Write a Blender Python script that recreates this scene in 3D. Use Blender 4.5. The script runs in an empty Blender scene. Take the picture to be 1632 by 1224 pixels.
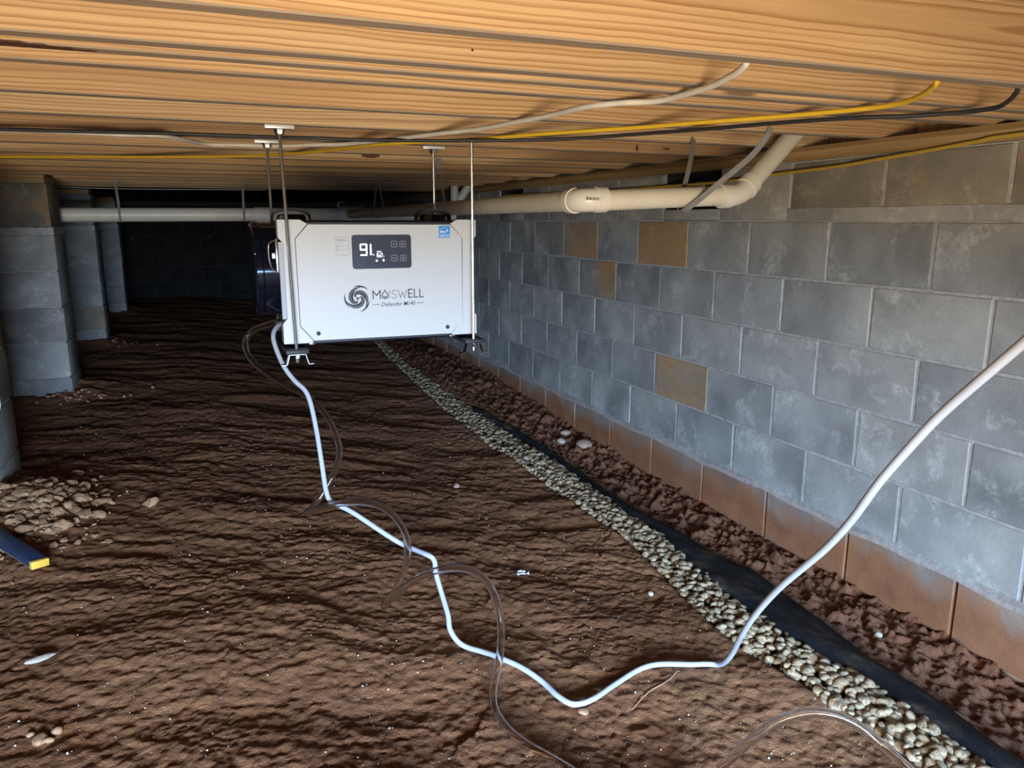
import bpy, bmesh, math, random
import numpy as np
from mathutils import Vector, Matrix
random.seed(7); RNG = np.random.default_rng(11)
scene = bpy.context.scene
COL = scene.collection
PI = math.pi

# ------------------------------------------------------------------ camera
cam_d = bpy.data.cameras.new('camera'); cam = bpy.data.objects.new('camera', cam_d); COL.objects.link(cam)
cam_d.sensor_fit = 'HORIZONTAL'; cam_d.sensor_width = 36.0; cam_d.lens = 36.0*1226.0/1632.0
cam_d.clip_start = 0.02; cam_d.clip_end = 60
cam.location = (0, 0, 0)
cam.rotation_euler = (math.radians(90-11.9734), 0, math.radians(-22.3782))
scene.camera = cam

# ------------------------------------------------------------------ view and world
scene.view_settings.view_transform = 'Standard'
scene.view_settings.look = 'None'
scene.view_settings.exposure = 0.0
scene.view_settings.gamma = 1.0
scene.view_settings.use_curve_mapping = False
world = bpy.data.worlds.new('world'); scene.world = world; world.use_nodes = True
world.node_tree.nodes['Background'].inputs[0].default_value = (0.60, 0.74, 1.0, 1)
world.node_tree.nodes['Background'].inputs[1].default_value = 0.12

# ------------------------------------------------------------------ daylight through the access doorway behind the camera
def area(name, loc, aim, sx, sy, energy, color, spread):
    d = bpy.data.lights.new(name, 'AREA'); d.shape = 'RECTANGLE'; d.size = sx; d.size_y = sy
    d.energy = energy; d.color = color; d.spread = math.radians(spread)
    o = bpy.data.objects.new(name, d); COL.objects.link(o)
    o.location = loc
    o.rotation_euler = (Vector(aim)-Vector(loc)).to_track_quat('-Z', 'Y').to_euler()
    return o
# blue skylight comes down through the doorway, warm light comes up off the sunlit ground outside
area('sky_light', (-0.45, -4.0, 0.22), (0.60, 3.0, -0.75), 2.6, 1.5, 1780.0, (0.32, 0.58, 1.0), 150)
area('ground_bounce_light', (-0.25, -1.02, -0.50), (0.55, 1.6, -0.05), 0.95, 0.44, 64.0, (1.0, 0.87, 0.68), 150)

# ------------------------------------------------------------------ helpers
def link(o, parent=None):
    COL.objects.link(o)
    if parent is not None: o.parent = parent
    return o
def tag(o, label=None, cat=None, group=None, kind=None):
    if label: o['label'] = label
    if cat: o['category'] = cat
    if group: o['group'] = group
    if kind: o['kind'] = kind
    return o
def empty(name, loc=(0,0,0), rot=(0,0,0)):
    o = bpy.data.objects.new(name, None); o.location = loc; o.rotation_euler = rot
    o.empty_display_size = 0.05
    return link(o)
class MB:
    """collects shapes, then links them as one mesh object"""
    def __init__(s): s.v = []; s.f = []; s.sm = []
    def add(s, v, f, smooth=False):
        n = len(s.v); s.v += [tuple(p) for p in v]
        s.f += [tuple(i+n for i in q) for q in f]; s.sm += [smooth]*len(f); return s
    def box(s, a, b, bev=0.0, segs=2, M=None):
        bm = bmesh.new(); bmesh.ops.create_cube(bm, size=1)
        a = Vector(a); b = Vector(b); c = (a+b)/2; d = b-a
        for v in bm.verts: v.co = Vector((v.co.x*d.x+c.x, v.co.y*d.y+c.y, v.co.z*d.z+c.z))
        if bev > 0: bmesh.ops.bevel(bm, geom=list(bm.edges), offset=bev, segments=segs, affect='EDGES', profile=0.5)
        bm.verts.index_update()
        vs = [(M @ v.co) if M else v.co.copy() for v in bm.verts]
        fs = [[v.index for v in f.verts] for f in bm.faces]; bm.free()
        return s.add(vs, fs, False)
    def tube(s, pts, r, n=10, cap=True, flip=False):
        pts = [Vector(p) for p in pts]; rs = r if hasattr(r, '__len__') else [r]*len(pts)
        T = []
        for i in range(len(pts)):
            t = pts[min(i+1, len(pts)-1)]-pts[max(i-1, 0)]; T.append(t.normalized())
        up = Vector((0,0,1)) if abs(T[0].z) < 0.9 else Vector((1,0,0))
        u = T[0].cross(up).normalized(); V = []
        for i, p in enumerate(pts):
            u = (u-T[i]*u.dot(T[i])).normalized(); w = T[i].cross(u)
            for k in range(n):
                a = 2*PI*k/n; V.append(p+(u*math.cos(a)+w*math.sin(a))*rs[i])
        F = []
        for i in range(len(pts)-1):
            for k in range(n):
                q = [i*n+k, i*n+(k+1) % n, (i+1)*n+(k+1) % n, (i+1)*n+k]
                F.append(q[::-1] if flip else q)
        s.add(V, F, True)
        if cap:
            s.add(V[:n], [list(range(n))[::-1]]); s.add(V[-n:], [list(range(n))])
        return s
    def prism(s, poly, y0, y1):
        """outline in the x-z plane, pulled from y0 (front) to y1"""
        n = len(poly); V = [(x, y0, z) for x, z in poly]+[(x, y1, z) for x, z in poly]
        A = sum(poly[i][0]*poly[(i+1) % n][1]-poly[(i+1) % n][0]*poly[i][1] for i in range(n))
        fr = list(range(n)); bk = list(range(n, 2*n))
        F = [fr, bk[::-1]]+[[i, n+i, n+(i+1) % n, (i+1) % n] for i in range(n)]
        if A < 0: F = [q[::-1] for q in F]
        return s.add(V, F)
    def lathe(s, prof, c, ax='y', n=24):
        """profile of (radius, height along axis)"""
        V = []; F = []
        for r, h in prof:
            for k in range(n):
                a = 2*PI*k/n; p = (r*math.cos(a), r*math.sin(a))
                V.append({'x': (c[0]+h, c[1]+p[0], c[2]+p[1]), 'y': (c[0]+p[0], c[1]+h, c[2]+p[1]), 'z': (c[0]+p[0], c[1]+p[1], c[2]+h)}[ax])
        for i in range(len(prof)-1):
            for k in range(n): F.append([i*n+k, i*n+(k+1) % n, (i+1)*n+(k+1) % n, (i+1)*n+k])
        s.add(V, F, True); s.add(V[:n], [list(range(n))[::-1]]); s.add(V[-n:], [list(range(n))]); return s
    def mesh(s, name, m=None):
        me = bpy.data.meshes.new(name); me.from_pydata([tuple(v) for v in s.v], [], s.f); me.update()
        me.polygons.foreach_set('use_smooth', s.sm)
        bm = bmesh.new(); bm.from_mesh(me); bmesh.ops.recalc_face_normals(bm, faces=bm.faces); bm.to_mesh(me); bm.free()
        me.set_sharp_from_angle(angle=math.radians(38))
        if m: me.materials.append(m)
        return me
    def build(s, name, m, parent=None, loc=None, recalc=True):
        o = bpy.data.objects.new(name, s.mesh(name, m))
        if loc is not None: o.location = loc
        return link(o, parent)
def smooth_path(P, sub=6):
    P = [Vector(p) for p in P]; out = []
    for i in range(len(P)-1):
        p0 = P[max(i-1, 0)]; p1 = P[i]; p2 = P[i+1]; p3 = P[min(i+2, len(P)-1)]
        for k in range(sub):
            t = k/sub
            out.append(0.5*((2*p1)+(-p0+p2)*t+(2*p0-5*p1+4*p2-p3)*t*t+(-p0+3*p1-3*p2+p3)*t**3))
    out.append(P[-1]); return out

# ------------------------------------------------------------------ node material helper
class NM:
    def __init__(s, name, rough=0.7, metal=0.0, spec=0.5):
        s.m = bpy.data.materials.new(name); s.m.use_nodes = True; s.t = s.m.node_tree
        s.p = s.t.nodes['Principled BSDF']; s.set('Roughness', rough); s.set('Metallic', metal); s.set('Specular IOR Level', spec)
    def set(s, k, v):
        i = s.p.inputs[k]
        if hasattr(v, 'is_output'): s.t.links.new(v, i)
        else: i.default_value = v
        return s
    def nd(s, typ, ins=None, **kw):
        n = s.t.nodes.new(typ)
        for k, v in kw.items(): setattr(n, k, v)
        for k, v in (ins or {}).items():
            if hasattr(v, 'is_output'): s.t.links.new(v, n.inputs[k])
            else: n.inputs[k].default_value = v
        return n
    def math(s, op, a, b=0.0, clamp=False):
        n = s.nd('ShaderNodeMath', {0: a, 1: b}, operation=op); n.use_clamp = clamp; return n.outputs[0]
    def vmath(s, op, a, b=(0,0,0)):
        return s.nd('ShaderNodeVectorMath', {0: a, 1: b}, operation=op).outputs[0]
    def noise(s, vec, scale, detail=4, rough=0.55, dist=0.0):
        return s.nd('ShaderNodeTexNoise', {'Vector': vec, 'Scale': scale, 'Detail': detail, 'Roughness': rough, 'Distortion': dist}).outputs['Fac']
    def ramp(s, fac, stops, interp='LINEAR'):
        n = s.nd('ShaderNodeValToRGB', {'Fac': fac}); cr = n.color_ramp; cr.interpolation = interp
        while len(cr.elements) < len(stops): cr.elements.new(0.5)
        for e, (p, c) in zip(cr.elements, stops):
            e.position = p; e.color = c if len(c) == 4 else (*c, 1)
        return n.outputs['Color']
    def mix(s, fac, a, b, mode='MIX'):
        n = s.nd('ShaderNodeMix', data_type='RGBA', blend_type=mode)
        for k, v in ((0, fac), (6, a), (7, b)):
            if hasattr(v, 'is_output'): s.t.links.new(v, n.inputs[k])
            else: n.inputs[k].default_value = v if (k == 0 or len(v) == 4) else (*v, 1)
        return n.outputs[2]
    def bump(s, h, strength=0.3, dist=0.01):
        b = s.nd('ShaderNodeBump', {'Height': h, 'Strength': strength, 'Distance': dist})
        s.t.links.new(b.outputs[0], s.p.inputs['Normal'])
    def pos(s): return s.nd('ShaderNodeNewGeometry').outputs['Position']
    def obj(s): return s.nd('ShaderNodeTexCoord').outputs['Object']
    def rnd(s): return s.nd('ShaderNodeObjectInfo').outputs['Random']
def simple(name, col, rough=0.6, metal=0.0, spec=0.5, var=0.06, scale=30, bump=0.0):
    a = NM(name, rough, metal, spec); p = a.obj(); n = a.noise(p, scale, 3)
    lo = tuple(c*(1-var) for c in col); hi = tuple(min(1, c*(1+var)) for c in col)
    a.set('Base Color', a.ramp(n, [(0.3, lo), (0.7, hi)]))
    if bump: a.bump(n, bump, 0.004)
    return a.m

# wood: growth rings around a wandering pith that runs along the length (x) of the board
def wood(name, early, late, grey, freq=120.0, dirt=0.25):
    a = NM(name, 0.62, 0, 0.3); o = a.obj(); r = a.rnd()
    sep = a.nd('ShaderNodeSeparateXYZ', {0: o})
    x, y, z = sep.outputs[0], sep.outputs[1], sep.outputs[2]
    off = a.math('MULTIPLY', r, 37.0)
    vx = a.nd('ShaderNodeCombineXYZ', {0: a.math('MULTIPLY', x, 0.55), 1: off, 2: a.math('MULTIPLY', z, 1.2)}).outputs[0]
    wob = a.math('MULTIPLY', a.math('SUBTRACT', a.noise(vx, 1.0, 2, 0.4), 0.5), 0.07)
    vf = a.nd('ShaderNodeCombineXYZ', {0: a.math('MULTIPLY', x, 1.6), 1: a.math('ADD', y, off), 2: a.math('MULTIPLY', z, 6.0)}).outputs[0]
    wob2 = a.math('MULTIPLY', a.math('SUBTRACT', a.noise(vf, 2.2, 3, 0.5), 0.5), 0.012)
    # pith height differs from board to board
    pz = a.math('ADD', a.math('MULTIPLY', a.math('FRACT', a.math('MULTIPLY', r, 13.7)), 0.26), 0.07)
    py = a.math('SUBTRACT', a.math('MULTIPLY', a.math('FRACT', a.math('MULTIPLY', r, 7.31)), 0.16), 0.12)
    dz = a.math('ADD', a.math('SUBTRACT', z, pz), a.math('ADD', wob, wob2)); dy = a.math('ADD', a.math('SUBTRACT', y, py), a.math('MULTIPLY', wob, 0.4))
    rad = a.math('SQRT', a.math('ADD', a.math('MULTIPLY', dz, dz), a.math('MULTIPLY', dy, dy)))
    rw = a.noise(a.nd('ShaderNodeCombineXYZ', {0: a.math('MULTIPLY', rad, 1.0), 1: off, 2: 0.0}).outputs[0], 34.0, 3, 0.6)
    rad = a.math('ADD', rad, a.math('MULTIPLY', a.math('SUBTRACT', rw, 0.5), 0.030))
    ring = a.math('FRACT', a.math('MULTIPLY', rad, freq))
    band = a.noise(a.nd('ShaderNodeCombineXYZ', {0: a.math('MULTIPLY', rad, 1.0), 1: a.math('ADD', off, 3.0), 2: a.math('MULTIPLY', x, 0.02)}).outputs[0], 48.0, 2, 0.6)
    base = a.ramp(ring, [(0.0, early), (0.45, tuple(e*0.93 for e in early)), (0.80, late), (0.92, late), (1.0, early)])
    base = a.mix(a.ramp(band, [(0.42, (0,0,0)), (0.66, (0.65,)*3)]), base, tuple(0.75*l+0.25*e*0.8 for e, l in zip(early, late)))
    base = a.mix(a.ramp(band, [(0.30, (0.55,)*3), (0.45, (0,0,0))]), base, early)
    fib = a.noise(a.nd('ShaderNodeCombineXYZ', {0: a.math('MULTIPLY', x, 3.0), 1: a.math('MULTIPLY', y, 260.0), 2: a.math('MULTIPLY', z, 260.0)}).outputs[0], 1.0, 3)
    c = a.mix(0.22, base, a.ramp(fib, [(0.25, (0.35, 0.3, 0.26)), (0.75, (1, 1, 1))]), 'MULTIPLY')
    tone = a.ramp(r, [(0.0, (0.74, 0.64, 0.56)), (0.35, (1.0, 1.0, 1.0)), (0.65, (0.88, 0.80, 0.72)), (1.0, (1.0, 0.93, 0.84))])
    c = a.mix(1.0, c, tone, 'MULTIPLY')
    # patches of deeper heartwood and a few knots
    hp = a.noise(vx, 2.1, 3)
    c = a.mix(a.math('MULTIPLY', a.ramp(hp, [(0.5, (0,0,0)), (0.68, (1,1,1))]), 0.5), c, tuple(l*0.9 for l in late))
    kv = a.nd('ShaderNodeCombineXYZ', {0: a.math('MULTIPLY', x, 1.1), 1: off, 2: a.math('MULTIPLY', z, 5.5)}).outputs[0]
    vor = a.nd('ShaderNodeTexVoronoi', {'Vector': kv, 'Scale': 1.0}).outputs['Distance']
    c = a.mix(a.ramp(vor, [(0.03, (0.75,)*3), (0.055, (0,0,0))]), c, (0.10, 0.045, 0.02))
    # grey blended in on the sawn lower edge of each board
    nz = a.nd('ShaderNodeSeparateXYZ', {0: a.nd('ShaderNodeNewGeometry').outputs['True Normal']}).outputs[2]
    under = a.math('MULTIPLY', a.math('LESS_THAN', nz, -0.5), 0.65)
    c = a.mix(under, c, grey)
    a.set('Base Color', c); a.set('Roughness', 0.62)
    a.bump(a.math('ADD', a.math('MULTIPLY', ring, 0.3), fib), 0.10, 0.002)
    return a.m
M_JOIST = wood('pine_joist', (0.67, 0.465, 0.245), (0.39, 0.215, 0.092), (0.245, 0.215, 0.175))
M_SILL = wood('treated_sill', (0.50, 0.36, 0.18), (0.29, 0.18, 0.075), (0.2, 0.17, 0.12), 70)

def block_mat(name, tint, rust=0.0, clay=False, eff_amt=0.5, ruc=(0.56, 0.32, 0.125)):
    a = NM(name, 0.9, 0, 0.2); r = a.rnd(); p = a.pos()
    o = a.vmath('ADD', p, a.nd('ShaderNodeCombineXYZ', {0: a.math('MULTIPLY', r, 17.0), 1: a.math('MULTIPLY', r, 5.0), 2: 0.0}).outputs[0])
    n1 = a.noise(o, 5.0, 4); n2 = a.noise(o, 60.0, 4, 0.7); n3 = a.noise(o, 320.0, 2)
    lo = tuple(t*0.74 for t in tint); hi = tuple(t*1.12 for t in tint)
    c = a.ramp(n1, [(0.3, lo), (0.7, hi)])
    c = a.mix(1.0, c, a.ramp(a.math('FRACT', a.math('MULTIPLY', r, 9.1)), [(0, (0.80, 0.82, 0.83)), (0.5, (1, 1, 0.98)), (1, (0.90, 0.92, 0.95))]), 'MULTIPLY')
    # white efflorescence in blotches and lacy rims
    e1 = a.noise(o, 7.5, 6, 0.62, 0.6)
    eff = a.math('MULTIPLY', a.ramp(e1, [(0.53, (0,0,0)), (0.63, (1,1,1))]), a.ramp(n2, [(0.38, (0,0,0)), (0.60, (1,1,1))]))
    c = a.mix(a.math('MULTIPLY', eff, eff_amt), c, tuple(min(1, t*1.75) for t in tint))
    big = a.noise(o, 2.6, 3, 0.5, 0.4)
    c = a.mix(1.0, c, a.ramp(big, [(0.34, (0.70, 0.70, 0.71)), (0.52, (1, 1, 1)), (0.68, (1.16, 1.15, 1.12))]), 'MULTIPLY')
    if rust > 0:
        ru = a.ramp(a.noise(o, 3.2, 4), [(0.66-0.42*rust, (0,0,0)), (0.76-0.20*rust, (1,1,1))])
        c = a.mix(a.math('MULTIPLY', ru, 0.80), c, a.ramp(n2, [(0.3, tuple(q*0.75 for q in ruc)), (0.7, ruc)]))
    else:
        ru = a.ramp(a.noise(o, 13.0, 3), [(0.725, (0,0,0)), (0.76, (1,1,1))])
        c = a.mix(a.math('MULTIPLY', ru, 0.7), c, (0.36, 0.15, 0.07))
    if clay:   # red clay splashed up the lowest course
        z = a.nd('ShaderNodeSeparateXYZ', {0: p}).outputs[2]
        g = a.math('ADD', a.math('MULTIPLY', a.math('ADD', z, 1.02), -9.0), a.math('MULTIPLY', a.math('SUBTRACT', a.noise(p, 4.5, 5), 0.5), 2.6))
        c = a.mix(a.ramp(g, [(0.0, (0.25,)*3), (0.8, (0.95,)*3)]), c, a.ramp(a.noise(p, 9.0, 5), [(0.3, (0.235, 0.088, 0.036)), (0.7, (0.36, 0.155, 0.066))]))
    c = a.mix(0.25, c, a.ramp(n3, [(0.3, (0.5,)*3), (0.7, (1,1,1))]), 'MULTIPLY')
    a.set('Base Color', c)
    a.bump(a.math('ADD', a.math('MULTIPLY', n2, 1.0), a.math('MULTIPLY', n3, 0.5)), 0.35, 0.004)
    return a.m
M_BLOCK = block_mat('concrete_block', (0.405, 0.40, 0.365))
M_BLOCK_RUST = block_mat('rust_stained_block', (0.36, 0.33, 0.27), 1.0)
M_BLOCK_HALF = block_mat('part_stained_block', (0.36, 0.34, 0.30), 0.45)
M_BLOCK_BROWN = block_mat('brown_tinted_block', (0.30, 0.265, 0.205), 0.35)
M_BLOCK_CLAY = block_mat('clay_stained_block', (0.34, 0.31, 0.26), 0.3, True)
def mortar_mat():
    a = NM('mortar', 0.95, 0, 0.1); p = a.pos(); n = a.noise(p, 40, 5, 0.7)
    z = a.nd('ShaderNodeSeparateXYZ', {0: p}).outputs[2]
    c = a.ramp(n, [(0.3, (0.30, 0.29, 0.265)), (0.7, (0.50, 0.48, 0.44))])
    clay = a.ramp(a.math('MULTIPLY', a.math('ADD', z, 1.0), -12.0), [(0.0, (0,0,0)), (0.9, (0.9,)*3)])
    c = a.mix(clay, c, (0.36, 0.19, 0.10))
    a.set('Base Color', c); a.bump(n, 0.6, 0.006); return a.m
M_MORTAR = mortar_mat()

def dirt_mat():
    a = NM('red_clay_soil', 0.9, 0, 0.25); p = a.pos()
    sx = a.nd('ShaderNodeSeparateXYZ', {0: p}).outputs[0]
    n1 = a.noise(p, 1.6, 5); n2 = a.noise(p, 26.0, 5, 0.65); n3 = a.noise(p, 170.0, 4, 0.7)
    c = a.ramp(n1, [(0.3, (0.195, 0.082, 0.036)), (0.5, (0.265, 0.116, 0.050)), (0.72, (0.330, 0.158, 0.072))])
    c = a.mix(0.6, c, a.ramp(n2, [(0.25, (0.55, 0.50, 0.46)), (0.7, (1.12, 1.10, 1.08))]), 'MULTIPLY')
    c = a.mix(0.5, c, a.ramp(n3, [(0.3, (0.6, 0.58, 0.56)), (0.7, (1.2, 1.2, 1.2))]), 'MULTIPLY')
    wet = a.ramp(sx, [(0.0, (0,0,0)), (1.0, (1,1,1))])
    mr = a.nd('ShaderNodeMapRange', {0: sx, 1: 1.45, 2: 1.7, 3: 0.0, 4: 0.62}).outputs[0]
    c = a.mix(mr, c, (0.160, 0.062, 0.034))     # damp red spoil thrown up along the wall
    a.set('Base Color', c)
    a.set('Roughness', a.nd('ShaderNodeMapRange', {0: n2, 1: 0.3, 2: 0.7, 3: 0.72, 4: 0.97}).outputs[0])
    a.bump(a.math('ADD', a.math('MULTIPLY', n2, 1.1), a.math('MULTIPLY', n3, 0.55)), 0.75, 0.012)
    return a.m
M_DIRT = dirt_mat()
def stone_mat(name, cols):
    a = NM(name, 0.75, 0, 0.35); r = a.rnd(); o = a.pos()
    cell = a.nd('ShaderNodeTexNoise', {'Vector': o, 'Scale': 55.0, 'Detail': 1.0}).outputs['Fac']
    k = len(cols)
    f = a.math('FRACT', a.math('ADD', a.math('MULTIPLY', r, 7.7), a.math('MULTIPLY', cell, 2.3)))
    c = a.ramp(f, [(i/(k-1), q) for i, q in enumerate(cols)])
    n = a.noise(o, 140, 4, 0.65)
    c = a.mix(0.35, c, a.ramp(n, [(0.3, (0.5, 0.47, 0.42)), (0.7, (1.1,)*3)]), 'MULTIPLY')
    a.set('Base Color', c); a.bump(n, 0.25, 0.003); return a.m
M_GRAVEL = stone_mat('pea_gravel', [(0.33, 0.232, 0.125), (0.40, 0.292, 0.17), (0.20, 0.135, 0.078), (0.42, 0.325, 0.205), (0.35, 0.235, 0.115), (0.25, 0.182, 0.115)])
M_RUBBLE = stone_mat('clay_clods', [(0.32, 0.175, 0.085), (0.41, 0.235, 0.12), (0.26, 0.135, 0.065), (0.46, 0.285, 0.16)])
M_PINKROCK = stone_mat('pinkish_rock', [(0.36, 0.21, 0.15), (0.42, 0.28, 0.21)])
M_PALEROCK = stone_mat('pale_rock', [(0.36, 0.30, 0.23), (0.46, 0.40, 0.32)])
def fabric_mat():
    a = NM('black_drain_fabric', 0.9, 0, 0.15); p = a.pos(); n = a.noise(p, 9, 5, 0.6); n2 = a.noise(p, 220, 2)
    c = a.ramp(n, [(0.46, (0.014, 0.015, 0.017)), (0.58, (0.040, 0.034, 0.028)), (0.68, (0.13, 0.085, 0.055))])
    a.set('Base Color', c); a.bump(a.math('ADD', n2, a.math('MULTIPLY', n, 2.0)), 0.35, 0.004); return a.m
M_FABRIC = fabric_mat()

M_PVC = simple('cream_pvc_pipe', (0.74, 0.68, 0.54), 0.38, 0, 0.5, 0.05, 14)
M_PVCW = simple('white_pvc_fitting', (0.80, 0.75, 0.64), 0.35, 0, 0.5, 0.03, 14)
M_WHITE = simple('white_powder_coat', (0.50, 0.50, 0.475), 0.42, 0, 0.4, 0.012, 40)
M_BLACK = simple('black_gloss_metal', (0.004, 0.005, 0.010), 0.12, 0, 0.3, 0.1, 20)
M_BLACKM = simple('black_matte_plastic', (0.018, 0.018, 0.02), 0.55, 0, 0.4, 0.1, 60, 0.1)
M_SCREEN = simple('display_glass', (0.035, 0.038, 0.050), 0.25, 0, 0.5, 0.05, 10)
M_STEEL = simple('zinc_steel', (0.42, 0.42, 0.41), 0.32, 1.0, 0.5, 0.08, 80)
M_CHROME = simple('bright_steel', (0.80, 0.80, 0.80), 0.16, 1.0, 0.5, 0.03, 60)
M_GREYPR = simple('dark_grey_print', (0.055, 0.055, 0.062), 0.5)
M_LGREY = simple('light_grey_print', (0.20, 0.20, 0.20), 0.5)
M_BLUE = simple('sticker_blue', (0.03, 0.24, 0.60), 0.45)
M_STW = simple('sticker_white', (0.80, 0.82, 0.84), 0.45)
M_STRAP = simple('grey_plastic_strap', (0.235, 0.225, 0.205), 0.5, 0, 0.4, 0.08, 50)
M_CABW = simple('cream_cable_sheath', (0.66, 0.60, 0.50), 0.5, 0, 0.4, 0.08, 30)
M_CABY = simple('yellow_cable_sheath', (0.74, 0.46, 0.03), 0.45, 0, 0.4, 0.06, 30)
M_CABY2 = simple('dull_yellow_cable_sheath', (0.50, 0.33, 0.05), 0.5, 0, 0.4, 0.08, 30)
M_CABB = simple('black_cable_sheath', (0.03, 0.028, 0.028), 0.5, 0, 0.4, 0.08, 30)
M_HOSE = simple('white_vinyl_hose', (0.40, 0.41, 0.43), 0.38, 0, 0.5, 0.03, 20)
M_DARK = simple('dark_void', (0.010, 0.009, 0.009), 0.9)
M_CEILSHADE = simple('far_ceiling_shade_black', (0.010, 0.010, 0.010), 0.9, 0, 0.1, 0.2, 8)  # near-black colour holds the shade of the far ceiling
M_PLY = simple('subfloor_panel', (0.34, 0.22, 0.11), 0.8, 0, 0.2, 0.15, 6)
M_NAVY = simple('dark_blue_paint', (0.020, 0.035, 0.075), 0.40, 0, 0.5, 0.1, 40)
M_YEL = simple('yellow_plastic', (0.78, 0.46, 0.06), 0.45, 0, 0.5, 0.06, 40)
M_PAPER = simple('torn_white_paper', (0.72, 0.76, 0.82), 0.8)
M_SCRAP = simple('cloudy_plastic_scrap', (0.52, 0.50, 0.48), 0.25)
M_STRAW = simple('dry_twig', (0.42, 0.27, 0.15), 0.8)
def emit(name, col, s):
    a = NM(name, 0.4); a.set('Base Color', (*col, 1)); a.set('Emission Color', (*col, 1)); a.set('Emission Strength', s); return a.m
M_LED = emit('lit_display_digits', (0.80, 0.86, 1.0), 2.2)
M_KEY = simple('key_symbol_print', (0.40, 0.41, 0.44), 0.5)
def clear_mat():
    a = NM('clear_vinyl_tube', 0.05, 0, 0.6); a.set('Base Color', (0.96, 0.935, 0.93, 1)); a.set('Transmission Weight', 1.0); a.set('IOR', 1.42); return a.m
M_CLEAR = clear_mat()

# ================================================================== the setting
D = 2.0                      # face of the right-hand block wall
CH = 0.2032                  # one block course
Z_CEIL = 0.25                # underside of the joists
# ---- soil surface
def sstep(a, b, t):
    u = np.clip((t-a)/(b-a), 0, 1); return u*u*(3-2*u)
_perm = np.random.default_rng(3).permutation(1024); _perm = np.concatenate([_perm, _perm])
_g = np.random.default_rng(5).random(1024)*2*PI; _gx = np.cos(_g); _gy = np.sin(_g)
def pnoise(x, y):
    xi = np.floor(x).astype(int); yi = np.floor(y).astype(int); xf = x-xi; yf = y-yi
    xi &= 511; yi &= 511
    u = xf**3*(xf*(xf*6-15)+10); v = yf**3*(yf*(yf*6-15)+10)
    def gr(ix, iy, dx, dy):
        h = _perm[(_perm[ix & 1023]+iy) & 1023]; return _gx[h]*dx+_gy[h]*dy
    a = gr(xi, yi, xf, yf); b = gr(xi+1, yi, xf-1, yf); c = gr(xi, yi+1, xf, yf-1); d = gr(xi+1, yi+1, xf-1, yf-1)
    return (a+(b-a)*u)+((c+(d-c)*u)-(a+(b-a)*u))*v
def fbm(x, y, oct=4, lac=2.1, gain=0.5):
    s = 0; a = 1.0
    for k in range(oct):
        s = s+a*pnoise(x+k*17.3, y+k*9.1); x = x*lac; y = y*lac; a *= gain
    return s
# gravel drain: left edge, right edge, and outer edge of the black fabric, as (y, x)
GLy = [(0.3,1.37),(0.85,1.366),(0.96,1.369),(1.08,1.359),(1.22,1.351),(1.32,1.347),(1.50,1.322),(1.62,1.310),(1.73,1.326),(1.96,1.36),(2.24,1.396),(2.60,1.384),(2.87,1.386),(3.18,1.388),(3.64,1.369),(4.0,1.376),(4.6,1.392),(5.46,1.438),(6.37,1.491),(7.39,1.585),(9.0,1.65)]
GRy = [(0.3,1.46),(0.84,1.475),(0.97,1.493),(1.11,1.518),(1.25,1.508),(1.38,1.491),(1.52,1.468),(1.67,1.460),(1.81,1.458),(2.02,1.488),(2.30,1.547),(2.52,1.539),(2.83,1.575),(3.19,1.60),(3.61,1.585),(4.0,1.57),(4.47,1.536),(5.22,1.534),(6.10,1.557),(7.35,1.637),(9.0,1.72)]
FRy = [(0.3,1.52),(0.80,1.53),(0.91,1.56),(1.09,1.617),(1.27,1.645),(1.49,1.673),(1.73,1.719),(1.99,1.733),(2.20,1.668),(2.42,1.654),(2.67,1.627),(3.16,1.645),(3.59,1.625),(4.0,1.59),(4.5,1.56)]
def ip(tab, y): return np.interp(y, [t[0] for t in tab], [t[1] for t in tab])
def soil_base(X, Y):
    left = -1.0-0.13*sstep(-0.2, 1.3, X)
    near = 1-sstep(2.8, 5.4, Y)
    wallz = -1.12-0.10*near
    return left+(wallz-left)*sstep(1.45, 1.75, X)
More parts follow.
